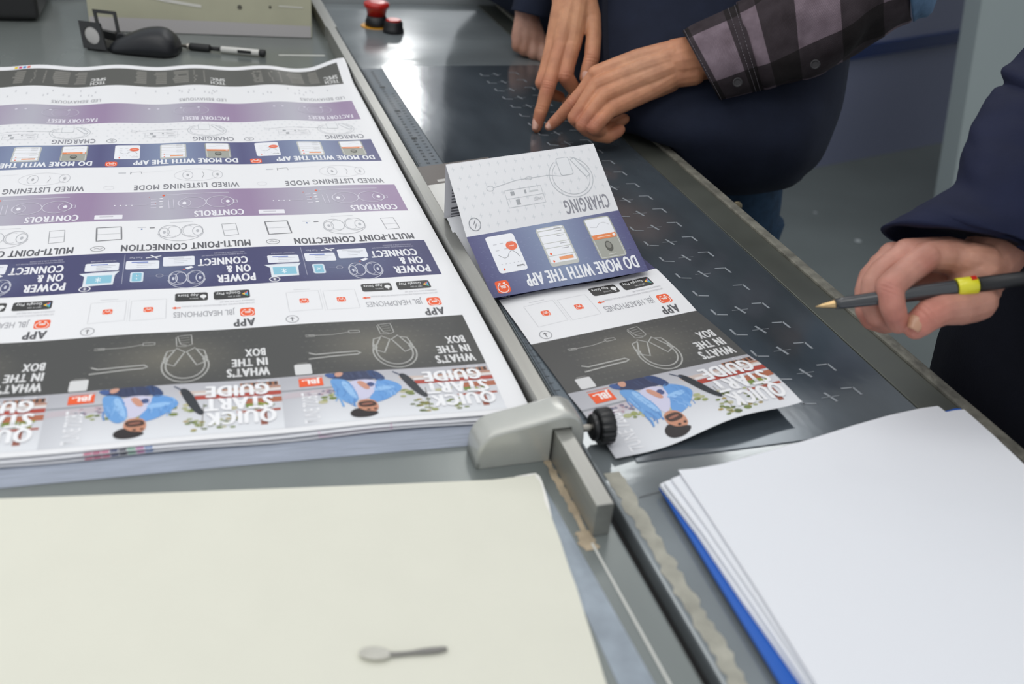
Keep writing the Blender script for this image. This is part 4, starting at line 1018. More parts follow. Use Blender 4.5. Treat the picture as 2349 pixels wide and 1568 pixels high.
# gel pen
M['clear'] = mat('clear_barrel', (206, 205, 200), .15, spec=.6); M['grip'] = mat('rubber_grip', (32, 33, 34), .6)
p0, p1 = at(398, 103, T + .0055), at(609, 122.5, T + .0055); pd = (p1 - p0).normalized(); Lp = (p1 - p0).length
gp = empty('gel_pen', (p0 + p1) / 2 - V((0, 0, .0055)), 'clear gel pen with black grip lying between mouse and rail', 'pen')
bm = bmesh.new(); add_lathe(bm, p0, p1, [(0, .0006), (.006, .0012), (.018, .0030), (.020, .0042), (.024, .0044)], 18); mobj('metal_tip', bm, M['steel'], gp)
bm = bmesh.new(); add_lathe(bm, p0, p1, [(.024, .0048), (.026, .0054), (.052, .0054), (.054, .0048)], 18); mobj('grip', bm, M['grip'], gp)
bm = bmesh.new(); add_lathe(bm, p0, p1, [(.054, .0030), (.070, .0032)], 18); mobj('ink_refill', bm, M['grip'], gp)
bm = bmesh.new(); add_lathe(bm, p0, p1, [(.070, .0040), (.071, .0048), (Lp - .010, .0048), (Lp - .009, .0044)], 18); mobj('barrel', bm, M['clear'], gp)
bm = bmesh.new(); add_lathe(bm, p0, p1, [(Lp - .009, .0046), (Lp - .007, .0052), (Lp - .001, .0052), (Lp, .0040)], 18); mobj('end_plug', bm, M['grip'], gp)
q_ = p0 + pd * (Lp - .030) - V((0, 0, .0002)) + V((.0, -.0049, .0)); bm = bmesh.new(); add_box(bm, q_ + V((0, 0, .001)), pd * .010, V((0, .0003, 0)), V((0, 0, .0022))); mobj('barrel_label', bm, M['grip'], gp)

# ---------------------------------------------------------------- people
def skin_mat(name, col):
    m = bpy.data.materials.new(name); m.use_nodes = True; nt = m.node_tree; b = nt.nodes['Principled BSDF']; L = nt.links
    a = nt.nodes.new('ShaderNodeAttribute'); a.attribute_name = 'ink'
    tc = nt.nodes.new('ShaderNodeTexCoord')
    n = nt.nodes.new('ShaderNodeTexNoise'); n.inputs['Scale'].default_value = 70; n.inputs['Detail'].default_value = 6; L.new(tc.outputs['Object'], n.inputs['Vector'])
    r = nt.nodes.new('ShaderNodeValToRGB'); r.color_ramp.elements[0].position = .3; r.color_ramp.elements[1].position = .75
    r.color_ramp.elements[0].color = (.82, .76, .74, 1); r.color_ramp.elements[1].color = (1.08, 1.06, 1.04, 1); L.new(n.outputs['Fac'], r.inputs[0])
    mx = nt.nodes.new('ShaderNodeMix'); mx.data_type = 'RGBA'; mx.blend_type = 'MULTIPLY'; mx.inputs[0].default_value = 1.0
    L.new(a.outputs['Color'], mx.inputs[6]); L.new(r.outputs[0], mx.inputs[7]); L.new(mx.outputs[2], b.inputs['Base Color'])
    b.inputs['Roughness'].default_value = .48; b.inputs['Specular IOR Level'].default_value = .4
    b.inputs['Subsurface Weight'].default_value = .25; b.inputs['Subsurface Radius'].default_value = (.004, .0016, .0008); b.inputs['Subsurface Scale'].default_value = 1.0
    n2 = nt.nodes.new('ShaderNodeTexVoronoi'); n2.inputs['Scale'].default_value = 900; L.new(tc.outputs['Object'], n2.inputs['Vector'])
    bp = nt.nodes.new('ShaderNodeBump'); bp.inputs['Strength'].default_value = .12; bp.inputs['Distance'].default_value = .0006
    L.new(n2.outputs['Distance'], bp.inputs['Height']); L.new(bp.outputs[0], b.inputs['Normal'])
    return m
def fused(capsules, voxel, smooth_it, fac=.5):
    """one continuous surface around tapered limbs [(p0, r0, p1, r1)]"""
    bm = bmesh.new()
    for p0, r0, p1, r1 in capsules: add_cone(bm, p0, r0, p1, r1)
    me = bpy.data.meshes.new('t'); bm.to_mesh(me); bm.free()
    o = bpy.data.objects.new('t', me); COL.objects.link(o)
    r = o.modifiers.new('r', 'REMESH'); r.mode = 'VOXEL'; r.voxel_size = voxel
    s = o.modifiers.new('s', 'SMOOTH'); s.factor = fac; s.iterations = smooth_it
    dg = bpy.context.evaluated_depsgraph_get()
    out = bpy.data.meshes.new_from_object(o.evaluated_get(dg))
    bpy.data.objects.remove(o); bpy.data.meshes.remove(me)
    return out
def body_mesh(name, parts, base, marks, creases, parent, material, origin):
    """parts = [mesh, ...] joined into one; marks = [(point, radius, colour, strength)]; creases = [(point, axis, reach, depth, [offsets])]"""
    vs, fs = [], []
    for me in parts:
        n = len(vs); vs += [v.co.copy() for v in me.vertices]; fs += [tuple(n + i for i in p.vertices) for p in me.polygons]
        me.calc_loop_triangles()
    nrm = []
    for me in parts: nrm += [v.normal.copy() for v in me.vertices]
    N = len(vs); P = np.array([v[:] for v in vs]); NN = np.array([v[:] for v in nrm])
    C = np.tile(np.array(lin(base)), (N, 1))
    for p, r, c, s in marks:
        w = s * np.exp(-((P - np.array(p[:])) ** 2).sum(1) / r ** 2)[:, None]; C = C * (1 - w) + np.array(lin(c)) * w
    for p, ax, reach, dep, offs in creases:
        d = P - np.array(p[:]); t = d @ np.array(V(ax).normalized()[:]); w = np.exp(-(d ** 2).sum(1) / reach ** 2)
        for o_ in offs: P = P - NN * (dep * w * np.exp(-((t - o_) / .0007) ** 2))[:, None]
    me = bpy.data.meshes.new(name); me.from_pydata([tuple(p - np.array(origin[:])) for p in P], [], fs); me.update()
    ca = me.color_attributes.new('ink', 'FLOAT_COLOR', 'POINT')
    ca.data.foreach_set('color', np.hstack([C, np.ones((N, 1))]).astype('f').ravel())
    me.materials.append(material)
    me.polygons.foreach_set('use_smooth', [True] * len(me.polygons))
    o = bpy.data.objects.new(name, me); o.matrix_world = Matrix.Translation(origin)
    return link(o, parent)
def chain(base, pts):
    """pts = [(x, y, depth offset mm, radius mm)] -> capsules"""
    Q = [(atd(x, y, base + d / 1000), r / 1000) for x, y, d, r in pts]
    return [(a[0], a[1], b[0], b[1]) for a, b in zip(Q, Q[1:])]
def pt(base, x, y, d=0): return atd(x, y, base + d / 1000)
def nail(base, tip, root, w, d, parent, m, lift=1.0):
    """curved nail plate from photo points tip/root, half-width w mm"""
    a, b = pt(base, *tip, d), pt(base, *root, d); ax = a - b; L = ax.length; ax.normalize()
    vw = (CAM - a).normalized(); sd = ax.cross(vw).normalized(); up = sd.cross(ax).normalized()
    if up.dot(vw) < 0: up = -up
    bm = bmesh.new(); rows = []
    for i in range(9):
        t = i / 8; ww = w / 1000 * (.78 + .22 * math.sin(math.pi * min(1, t * 1.3 + .12))) * (1 if t < .85 else 1 - (t - .85) * 1.6)
        rows.append([bm.verts.new(b + ax * (L * t) + sd * (ww * math.sin(s)) * 1.15 + up * (w / 1000 * (math.cos(s) - 1) * .75 + .0002 * lift - .0008 * (t - .5) ** 2)) for s in [(-1.1 + 2.2 * k / 8) for k in range(9)]])
    for r0, r1 in zip(rows, rows[1:]):
        for k in range(8): f = bm.faces.new((r0[k], r0[k + 1], r1[k + 1], r1[k])); f.smooth = True
    g = bmesh.ops.extrude_face_region(bm, geom=bm.faces[:])
    bmesh.ops.translate(bm, verts=[v for v in g['geom'] if isinstance(v, bmesh.types.BMVert)], vec=-up * .0006)
    return mobj('fingernail', bm, m, parent, True)
M['nail'] = mat('fingernail', (200, 152, 134), .3, coat=.3)
M['nail2'] = mat('thumbnail', (186, 140, 112), .35, coat=.3)
M['skin'] = skin_mat('skin', (190, 138, 112))
M['navy'] = mat('navy_cloth', (27, 33, 50), .85, var=.12, vscale=30, bump=.25, bscale=700, spec=.25)
M['navy2'] = mat('navy_work_cloth', (21, 27, 54), .8, var=.12, vscale=25, bump=.2, bscale=600, spec=.3)
M['denim'] = mat('blue_denim', (34, 56, 78), .85, var=.25, vscale=60, bump=.3, bscale=900, spec=.2)
M['ldenim'] = mat('faded_denim', (88, 116, 146), .85, var=.15, vscale=90, bump=.3, bscale=900, spec=.2)
M['dark'] = mat('dark_trouser_cloth', (22, 24, 34), .9, var=.15, vscale=20, bump=.2, bscale=500, spec=.2)
M['hair'] = mat('dark_hair', (28, 24, 22), .5, bump=.5, bscale=300)
M['shoe'] = mat('black_shoe_leather', (30, 30, 32), .45)
M['button'] = mat('charcoal_button', (40, 38, 41), .6)
M['thread'] = mat('grey_stitching', (122, 116, 122), .8)
M['rivet'] = mat('dull_rivet', (120, 112, 92), .4, .8)

def upright(pelvis, yaw, h, lean=0.0):
    """coarse body core: legs, trunk, neck, head for a standing person; returns capsules and key points"""
    f = V((math.sin(yaw), math.cos(yaw), 0)); s = V((f.y, -f.x, 0)); z = V((0, 0, 1)); caps = []
    P = pelvis; hip = P.z
    chest = P + z * .34 * h / 1.72 + f * lean * .6; neck = P + z * .56 * h / 1.72 + f * lean; head = neck + z * .17 + f * (.03 + lean * .25)
    caps += [(P, .125, chest, .135), (P + s * .06, .10, chest + s * .08, .10), (P - s * .06, .10, chest - s * .08, .10), (chest + s * .13 + z * .10, .06, chest - s * .13 + z * .10, .06), (chest, .12, neck - z * .04, .06), (neck - z * .05, .056, neck + z * .06, .052)]
    caps += [(head - z * .01, .082, head + z * .035, .088), (head - z * .085 + f * .045, .032, head - f * .01, .075), (head + f * .088 - z * .015, .012, head + f * .098 - z * .035, .015)]
    for sg in (-1, 1): caps += [(head + s * sg * .082 - z * .02, .012, head + s * sg * .084 + z * .012, .014), (head + s * sg * .032 + f * .076 + z * .012, .016, head + s * sg * .034 + f * .076 + z * .012, .016)]
    caps += [(head + f * .082 - s * .02 - z * .068, .008, head + f * .082 + s * .02 - z * .068, .008)]
    for sg in (-1, 1):
        a = P + s * (.09 * sg) - z * .05; k = P + s * (.10 * sg) - z * (hip * .47) + f * .02; e = P + s * (.10 * sg) - z * (hip - .09)
        caps += [(a, .088, k, .058), (k, .056, e, .042), (e - z * .04, .036, e - z * .05 + f * .13, .030)]
    return caps, dict(f=f, s=s, chest=chest, neck=neck, head=head, sh=[chest + s * (.19 * sg) + z * .10 for sg in (-1, 1)])
def hair_cap(k, parent):
    f, s, hd = k['f'], k['s'], k['head']; z = V((0, 0, 1)); bm = bmesh.new(); rings = []
    for i in range(9):
        t = math.radians(8 + i * 12); r = .096 * math.sin(t); c = hd - f * (.008 + .018 * i / 8) + z * (.035 + .098 * math.cos(t))
        rings.append(oval(c, s * r, f * (r * 1.12 if i < 5 else r * 1.12 - .012 * (i - 4)), 28))
    add_loft(bm, rings); mobj('hair', bm, M['hair'], parent)
def shoes(k, pelvis, parent):
    for sg in (-1, 1):
        c = pelvis + k['s'] * (.10 * sg); c.z = .03; bm = bmesh.new()
        rg = [oval(c + k['f'] * y + V((0, 0, h - .03)), k['s'] * w, V((0, 0, h)) * .98, 20, 2.6) for y, w, h in ((-.075, .02, .02), (-.06, .036, .038), (0, .040, .045), (.08, .046, .036), (.15, .044, .026), (.19, .030, .018), (.205, .012, .010))]
        for r in rg:
            for p in r: p.z = max(p.z, .002)
        add_loft(bm, interp_rings(rg, 2)); mobj('shoe', bm, M['shoe'], parent)
def trousers(k, pelvis, parent, m, name, waist=.0):
    f, s = k['f'], k['s']; bm = bmesh.new()
    rg = [oval(pelvis + V((0, 0, h)), s * w, f * d, 32, 2.3) for h, w, d in ((waist, .165, .115), (-.04, .175, .125), (-.10, .182, .13), (-.15, .180, .128))]
    add_loft(bm, interp_rings(rg, 2))
    for sg in (-1, 1):
        hp = pelvis.z
        rg = [oval(pelvis + s * (x * sg) + f * y + V((0, 0, -h)), s * w, f * d, 26, 2.2, lambda t: .02 * math.sin(5 * t)) for x, y, h, w, d in ((.088, 0, .10, .092, .118), (.090, .005, .20, .090, .105), (.10, .015, hp * .45, .075, .080), (.10, 0, hp * .7, .066, .070), (.10, -.005, hp - .12, .062, .066), (.10, .0, hp - .05, .064, .070))]
        add_loft(bm, interp_rings(rg, 3))
    return mobj(name, bm, m, parent)
folds = lambda a, n, ph, a2=0, n2=0: (lambda t: a * math.sin(n * t + ph) + a2 * math.sin(n2 * t - ph))

def crumple(o, amp, scale, seed=0.0, fine=0.0):
    """soft cloth folds: push the surface in and out by smooth noise"""
    from mathutils import noise
    me = o.data; mw = o.matrix_world; out = []
    for v in me.vertices:
        p = mw @ v.co; q = V((p.x * scale[0], p.y * scale[1], p.z * scale[2])) + V((seed, seed * .7, 0))
        out.append(v.co + v.normal * (amp * noise.noise(q) + fine * noise.noise(q * 3.1)))
    for v, c in zip(me.vertices, out): v.co = c
    return o
def off_desk(o):
    """cloth that hangs at the desk rim stays outside it"""
    for v in o.data.vertices:
        p = o.matrix_world @ v.co; a = p.dot(E2)
        if p.z < T + .012 and a < .598: v.co = v.co + E2 * ((.598 - a) * sstep((T + .012 - p.z) / .010))
    return o
# --- first person: plaid sleeve, navy jacket, jeans, both index fingers on the plate
pel = tb(.745, 1.335, -.06)
o1 = V((pel.x, pel.y, 0))
p1 = empty('person', o1, 'person in navy jacket and jeans with plaid sleeve, pointing both index fingers at the plate', 'person')
core, k1 = upright(pel, math.radians(248), 1.76, -.10)
core = [(a + V((.0, .02, 0)), min(r * .7, .075), b + V((.03, .02, 0)), min(q * .7, .075)) for a, r, b, q in core]
DA, DB = 1.30, 1.245
HA = []   # hand hanging from the top of the frame
HA += chain(DA, [(1330, -330, 30, 37), (1326, -160, 15, 33), (1318, -20, 4, 25)])
HA += chain(DA, [(1300, -60, 6, 20), (1296, 10, 4, 17)]) + chain(DA, [(1344, -60, 6, 20), (1340, 10, 4, 16)])
HA += chain(DA, [(1298, 0, 2, 17), (1270, 100, 6, 11.5)]) + chain(DA, [(1312, 0, 0, 17), (1286, 104, -4, 12)]) + chain(DA, [(1326, 5, 0, 17), (1311, 106, -2, 12.5)])
HA += chain(DA, [(1310, 30, 10, 18), (1295, 90, 14, 14)])
HA += chain(DA, [(1268, 104, 4, 10.5), (1252, 160, 2, 9), (1243, 190, 2, 9.2), (1262, 214, 22, 8), (1284, 222, 34, 7)])
HA += chain(DA, [(1285, 108, -6, 11), (1268, 165, -9, 9.6), (1258, 197, -10, 10.2), (1246, 240, -7, 8.9), (1240, 258, -5, 8.8), (1233, 285, 0, 7.2), (1231, 293, 2, 6.4)])
HA += chain(DA, [(1310, 110, -4, 12), (1301, 150, -6, 10.6), (1296, 174, -6, 11.0), (1318, 206, 12, 8.8), (1322, 213, 16, 8), (1300, 243, 36, 7)])
HA += chain(DA, [(1338, -10, 4, 17), (1357, 40, 4, 12.5), (1362, 84, -2, 10.2), (1358, 132, -6, 10.4), (1349, 160, -5, 9.6), (1344, 178, -4, 8.4)])
HB = []   # hand from the plaid cuff
HB += chain(DB, [(1900, -10, -10, 40), (1740, 88, 5, 33), (1600, 136, 4, 27), (1560, 144, 2, 25)])
HB += chain(DB, [(1590, 112, 0, 16), (1545, 118, 0, 15)]) + chain(DB, [(1590, 165, 0, 17), (1545, 172, 0, 16)])
HB += chain(DB, [(1548, 120, 2, 16), (1460, 138, 2, 13.4), (1368, 170, -3, 11.2)]) + chain(DB, [(1550, 136, -3, 16), (1460, 162, -5, 13.4), (1372, 196, -14, 11.4)])
HB += chain(DB, [(1550, 152, -3, 16), (1470, 184, -6, 13.4), (1386, 220, -18, 11.2)]) + chain(DB, [(1550, 170, 0, 16), (1490, 206, -2, 13), (1406, 248, -16, 10.8)])
HB += chain(DB, [(1500, 160, 4, 15), (1420, 195, 4, 13)]) + chain(DB, [(1544, 128, -9, 11), (1526, 132, -8, 10)])
HB += chain(DB, [(1530, 180, 12, 19), (1450, 216, 10, 16)])
HB += chain(DB, [(1364, 174, -1, 10.2), (1335, 212, 4, 8.8), (1312, 239, 4, 9.3), (1286, 266, 13, 7.8), (1277, 275, 16, 7.7), (1264, 287, 21, 6.6), (1260, 290, 22, 5.9)])
HB += chain(DB, [(1366, 198, -14, 10), (1334, 244, -17, 8.4), (1318, 270, -15, 9.0), (1346, 298, 14, 8.4), (1404, 288, 26, 7.8), (1432, 273, 30, 7.0)])
HB += chain(DB, [(1382, 222, -19, 9.8), (1354, 262, -26, 8.5), (1337, 287, -24, 9.1), (1366, 308, -4, 8.8), (1394, 313, 2, 8.8), (1416, 302, 6, 8), (1421, 297, 8, 7.4)])
HB += chain(DB, [(1402, 250, -17, 9.6), (1380, 274, -28, 8.4), (1363, 293, -27, 9.0), (1382, 303, 2, 8.4), (1405, 292, 16, 7.6)])
HB += chain(DB, [(1500, 165, 26, 16), (1420, 195, 42, 13), (1368, 235, 50, 10.5), (1345, 258, 56, 9)])
armA = [(atd(1330, -330, DA + .03), .040, k1['sh'][1] - V((0, 0, .22)), .046), (k1['sh'][1] - V((0, 0, .22)), .046, k1['sh'][1], .058)]
elb = atd(2110, -60, DB - .02)
armB = [(atd(1900, -10, DB - .01), .034, elb, .026), (elb, .026, k1['sh'][0], .056)]
RED = (176, 104, 86); TANC = (196, 150, 122)
mk = [(pt(DA, 1258, 197, -20), .012, RED, .5), (pt(DA, 1298, 176, -18), .014, RED, .5), (pt(DA, 1235, 280, -8), .014, RED, .45), (pt(DA, 1240, 190, -6), .011, RED, .4), (pt(DA, 1285, 110, -16), .016, RED, .35), (pt(DA, 1355, 130, -16), .016, RED, .35), (pt(DA, 1320, 30, -20), .05, (206, 160, 124), .5),
      (pt(DB, 1313, 240, -6), .011, RED, .45), (pt(DB, 1340, 285, -30), .014, RED, .4), (pt(DB, 1325, 268, -22), .012, RED, .4), (pt(DB, 1362, 288, -30), .014, RED, .4), (pt(DB, 1270, 285, 10), .016, RED, .4), (pt(DB, 1420, 300, 0), .014, (150, 84, 66), .5), (pt(DB, 1470, 150, -16), .04, (206, 164, 134), .5)]
def ax(base, a, b): return pt(base, *b) - pt(base, *a)
cr_ = [(pt(DA, 1257, 193, -20), ax(DA, (1268, 160, 0), (1250, 235, 0)), .010, .0010, (-.0045, -.0015, .0015, .0048)), (pt(DA, 1243, 248, -16), ax(DA, (1258, 197, 0), (1234, 285, 0)), .010, .0007, (-.002, .0015)), (pt(DA, 1353, 132, -17), ax(DA, (1358, 84, 0), (1343, 175, 0)), .011, .0008, (-.004, 0, .004)),
       (pt(DA, 1300, 172, -18), ax(DA, (1305, 130, 0), (1298, 185, 0)), .010, .0006, (-.003, .001)), (pt(DB, 1313, 237, -6), ax(DB, (1335, 210, 0), (1290, 262, 0)), .009, .0009, (-.003, 0, .003)), (pt(DB, 1280, 270, 8), ax(DB, (1313, 238, 0), (1264, 287, 0)), .008, .0006, (-.0015, .0015)),
       (pt(DB, 1340, 284, -30), ax(DB, (1358, 258, 0), (1338, 290, 0)), .010, .0006, (-.003, 0, .003)), (pt(DB, 1360, 286, -30), ax(DB, (1380, 265, 0), (1360, 292, 0)), .010, .0006, (-.003, 0, .003))]
body_mesh('body', [fused(HA, .0013, 3), fused(HB, .0013, 3), fused(core + armA + armB, .011, 4)], (202, 142, 108), mk, cr_, p1, M['skin'], o1)
nail(DA, (1227, 297), (1231, 272), 4.8, -7.5, p1, M['nail']); nail(DA, (1344, 187), (1347, 163), 6.2, -13.5, p1, M['nail']); nail(DB, (1255, 295), (1271, 276), 4.6, 14.5, p1, M['nail'])
# jacket
bm = bmesh.new(); w = folds(.012, 6, .4, .008, 11); rings = []
for (L, R, d, th) in (((1365, -420), (1985, -420), 1.43, .135), ((1330, -200), (1970, -200), 1.42, .14), ((1292, 0), (1955, -20), 1.41, .14), ((1290, 100), (1946, 80), 1.40, .145), ((1300, 190), (1926, 190), 1.395, .15), ((1350, 260), (1905, 275), 1.39, .15), ((1420, 305), (1874, 350), 1.40, .138), ((1455, 385), (1834, 388), 1.435, .128), ((1530, 428), (1832, 392), 1.47, .112)):
    rings.append(pxring(L, R, d, th, 48, 2.3, w, V((0, 1, -.20))))
add_loft(bm, interp_rings(rings, 4)); jk = off_desk(crumple(mobj('jacket', bm, M['navy'], p1), .008, (9, 6, 7), 1.0, .0015))
bm = bmesh.new(); zp = [(1388, -60), (1388, 40), (1390, 110), (1396, 190), (1412, 262)]
for a, b in zip(zp, zp[1:]):
    p, q = atd(*a, 1.262), atd(*b, 1.262); add_box(bm, (p + q) / 2, (q - p) / 2, V((.0035, 0, 0)), V((0, .002, 0)))
mobj('zip_placket', bm, M['dark'], jk)
trousers(k1, pel, p1, M['denim'], 'jeans', .02)
bm = bmesh.new(); rc = atd(1691, 472, 1.268); add_lathe(bm, rc, rc + (CAM - rc).normalized(), [(0, .0062), (.0025, .006), (.0035, .004)], 18); mobj('pocket_rivet', bm, M['rivet'], p1)
shoes(k1, pel, p1); hair_cap(k1, p1)
# plaid sleeve with cuff
pm = bpy.data.materials.new('plaid_flannel'); pm.use_nodes = True; nt = pm.node_tree; b = nt.nodes['Principled BSDF']; LK = nt.links
uv = nt.nodes.new('ShaderNodeUVMap'); uv.uv_map = 'UVMap'; sx = nt.nodes.new('ShaderNodeSeparateXYZ'); LK.new(uv.outputs[0], sx.inputs[0])
def band(sock, freq, ph):
    a = nt.nodes.new('ShaderNodeMath'); a.operation = 'MULTIPLY_ADD'; LK.new(sock, a.inputs[0]); a.inputs[1].default_value = freq; a.inputs[2].default_value = ph
    f = nt.nodes.new('ShaderNodeMath'); f.operation = 'FRACT'; LK.new(a.outputs[0], f.inputs[0])
    g = nt.nodes.new('ShaderNodeMath'); g.operation = 'GREATER_THAN'; LK.new(f.outputs[0], g.inputs[0]); g.inputs[1].default_value = .5; return g.outputs[0]
b1, b2_ = band(sx.outputs[0], 2.6, .80), band(sx.outputs[1], 3.3, .52)
ad = nt.nodes.new('ShaderNodeMath'); ad.operation = 'ADD'; LK.new(b1, ad.inputs[0]); LK.new(b2_, ad.inputs[1]); hf = nt.nodes.new('ShaderNodeMath'); hf.operation = 'MULTIPLY'; LK.new(ad.outputs[0], hf.inputs[0]); hf.inputs[1].default_value = .5
rp = nt.nodes.new('ShaderNodeValToRGB'); rp.color_ramp.interpolation = 'CONSTANT'; rp.color_ramp.elements[0].color = (*lin((40, 36, 37)), 1); rp.color_ramp.elements[1].position = .3; rp.color_ramp.elements[1].color = (*lin((62, 55, 59)), 1)
e3 = rp.color_ramp.elements.new(.8); e3.color = (*lin((124, 110, 119)), 1); LK.new(hf.outputs[0], rp.inputs[0])
wv = nt.nodes.new('ShaderNodeTexWave'); wv.inputs['Scale'].default_value = 90; wv.inputs['Distortion'].default_value = 3; wv.bands_direction = 'DIAGONAL'; LK.new(uv.outputs[0], wv.inputs['Vector'])
nz = nt.nodes.new('ShaderNodeTexNoise'); nz.inputs['Scale'].default_value = 55; nz.inputs['Detail'].default_value = 6; tcc = nt.nodes.new('ShaderNodeTexCoord'); LK.new(tcc.outputs['Object'], nz.inputs['Vector'])
r2_ = nt.nodes.new('ShaderNodeValToRGB'); r2_.color_ramp.elements[0].color = (.72, .70, .70, 1); r2_.color_ramp.elements[1].color = (1.2, 1.2, 1.2, 1); r2_.color_ramp.elements[0].position = .3; r2_.color_ramp.elements[1].position = .7; LK.new(nz.outputs['Fac'], r2_.inputs[0])
mm = nt.nodes.new('ShaderNodeMix'); mm.data_type = 'RGBA'; mm.blend_type = 'MULTIPLY'; mm.inputs[0].default_value = 1; LK.new(rp.outputs[0], mm.inputs[6]); LK.new(r2_.outputs[0], mm.inputs[7])
m3 = nt.nodes.new('ShaderNodeMix'); m3.data_type = 'RGBA'; m3.blend_type = 'OVERLAY'; m3.inputs[0].default_value = .16; LK.new(mm.outputs[2], m3.inputs[6]); LK.new(wv.outputs['Color'], m3.inputs[7]); LK.new(m3.outputs[2], b.inputs['Base Color'])
b.inputs['Roughness'].default_value = .9; b.inputs['Specular IOR Level'].default_value = .2
bp = nt.nodes.new('ShaderNodeBump'); bp.inputs['Strength'].default_value = .35; bp.inputs['Distance'].default_value = .001; LK.new(wv.outputs['Fac'], bp.inputs['Height']); LK.new(bp.outputs[0], b.inputs['Normal'])
M['plaid'] = pm
def sleeve_ring(top, bot, d, thick, n=44, pw=2.3, wob=None, drop=0.0):
    t, b = atd(*top, d), atd(*bot, d); c = (t + b) / 2; a = (b - t) / 2
    nrm_ = ray((top[0] + bot[0]) / 2, (top[1] + bot[1]) / 2).normalized(); nrm_ = (nrm_ - a.normalized() * nrm_.dot(a.normalized())).normalized()
    return oval(c, a, nrm_ * thick - UPV * drop, n, pw, wob)
SL = [((1566, 72), (1650, 228), 1.245, .046), ((1590, 57), (1676, 222), 1.245, .048), ((1640, 36), (1712, 213), 1.245, .049), ((1697, 12), (1750, 203), 1.245, .050)]
bm = bmesh.new(); uvl = bm.loops.layers.uv.new('UVMap')
rg = [sleeve_ring(*x, wob=folds(.012, 5, .3 + i * .6)) for i, x in enumerate(SL)]
inner = [[p.lerp(sum(r, V((0, 0, 0))) / len(r), .06) for p in r] for r in rg[:2]]
rg = interp_rings(rg, 4); seq = [inner[1], inner[0]] + rg
add_loft(bm, seq, uvl, 0, False, [.24, .24] + [.24 + .27 * i / (len(rg) - 1) for i in range(len(rg))])
cuff = mobj('shirt_cuff', bm, pm, p1)
SL2 = [((1692, 10), (1749, 205), 1.245, .0475), ((1706, 4), (1764, 204), 1.245, .053), ((1762, -22), (1806, 192), 1.242, .058), ((1840, -56), (1858, 175), 1.238, .062), ((1926, -90), (1938, 138), 1.23, .064), ((2010, -118), (2010, 84), 1.225, .062), ((2078, -128), (2092, 46), 1.225, .056)]
bm = bmesh.new(); uvl = bm.loops.layers.uv.new('UVMap')
rg = interp_rings([sleeve_ring(*x, wob=folds(.018, 4, i * 1.1, .010, 9)) for i, x in enumerate(SL2)], 6)
add_loft(bm, rg, uvl, 0, True, [.27 + .73 * i / (len(rg) - 1) for i in range(len(rg))])
slv = crumple(mobj('shirt_sleeve', bm, pm, p1), .006, (26, 20, 16), 5.0, .0018)
bm = bmesh.new(); rg = [sleeve_ring((2072, -132), (2094, 44), 1.225, .058, 40), sleeve_ring((2090, -150), (2104, 37), 1.225, .060, 40), sleeve_ring((2096, -260), (2150, -10), 1.235, .066, 40)]
sh = k1['sh'][0]; rg.append(oval(elb.lerp(sh, .45) + V((0, 0, .03)), V((.05, 0, .04)), V((0, .066, 0)), 40)); rg.append(oval(sh, V((.05, 0, .06)), V((0, .075, 0)), 40))
add_loft(bm, interp_rings(rg, 4)); mobj('upper_sleeve', bm, M['ldenim'], p1)
bm = bmesh.new(); rgA = [oval(atd(1328, -250, 1.325), V((.048, 0, .004)), V((0, .046, .01)), 36), oval(atd(1330, -420, 1.345), V((.052, 0, .004)), V((0, .05, .01)), 36), oval(k1['sh'][1] - V((0, 0, .22)), V((.058, 0, .02)), V((0, .058, 0)), 36), oval(k1['sh'][1], V((.06, 0, .05)), V((0, .075, 0)), 36)]
add_loft(bm, interp_rings(rgA, 4)); mobj('rolled_sleeve', bm, M['navy'], p1)
for (x, y, par) in ((1692, 189, cuff), (1870, 148, slv)):
    c = atd(x, y, 1.2); d = (CAM - c).normalized(); c = atd(x, y, 1.196 if par is cuff else 1.182)
    bm = bmesh.new(); add_lathe(bm, c - d * .004, c + d * .004, [(0, .0056), (.0045, .0058), (.0052, .0054), (.0053, .0040), (.0045, .0034)], 20); mobj('button', bm, M['button'], par)
def stitch(ring, k, par):
    """run of short threads along a cloth ring, nudged outward"""
    bm = bmesh.new(); c = sum(ring, V((0, 0, 0))) / len(ring); n = len(ring)
    for i in range(0, n):
        a, b = ring[i], ring[(i + 1) % n]; o_ = lambda p: c + (p - c) * 1.012
        for t0, t1 in ((.05, .38), (.55, .88)):
            p, q = o_(a.lerp(b, t0)), o_(a.lerp(b, t1)); add_lathe(bm, p, q, [(0, .0003), ((q - p).length, .0003)], 5)
    mobj('stitching', bm, M['thread'], par)
rgc = interp_rings([sleeve_ring(*x, wob=folds(.012, 5, .3 + i * .6)) for i, x in enumerate(SL)], 4)
for k_ in (1, 10, 11): stitch(rgc[k_], k_, cuff)
# upper jacket: shoulders above the frame
bm = bmesh.new(); rg = [oval(k1['chest'] - V((0, 0, .08)), k1['s'] * .20, k1['f'] * .15, 40, 2.3), oval(k1['chest'] + V((0, 0, .04)), k1['s'] * .215, k1['f'] * .15, 40, 2.3), oval(k1['chest'] + V((0, 0, .14)), k1['s'] * .20, k1['f'] * .12, 40, 2.2), oval(k1['neck'] - V((0, 0, .035)), k1['s'] * .085, k1['f'] * .085, 40)]
add_loft(bm, interp_rings(rg, 4)); mobj('jacket_shoulders', bm, M['navy'], p1)

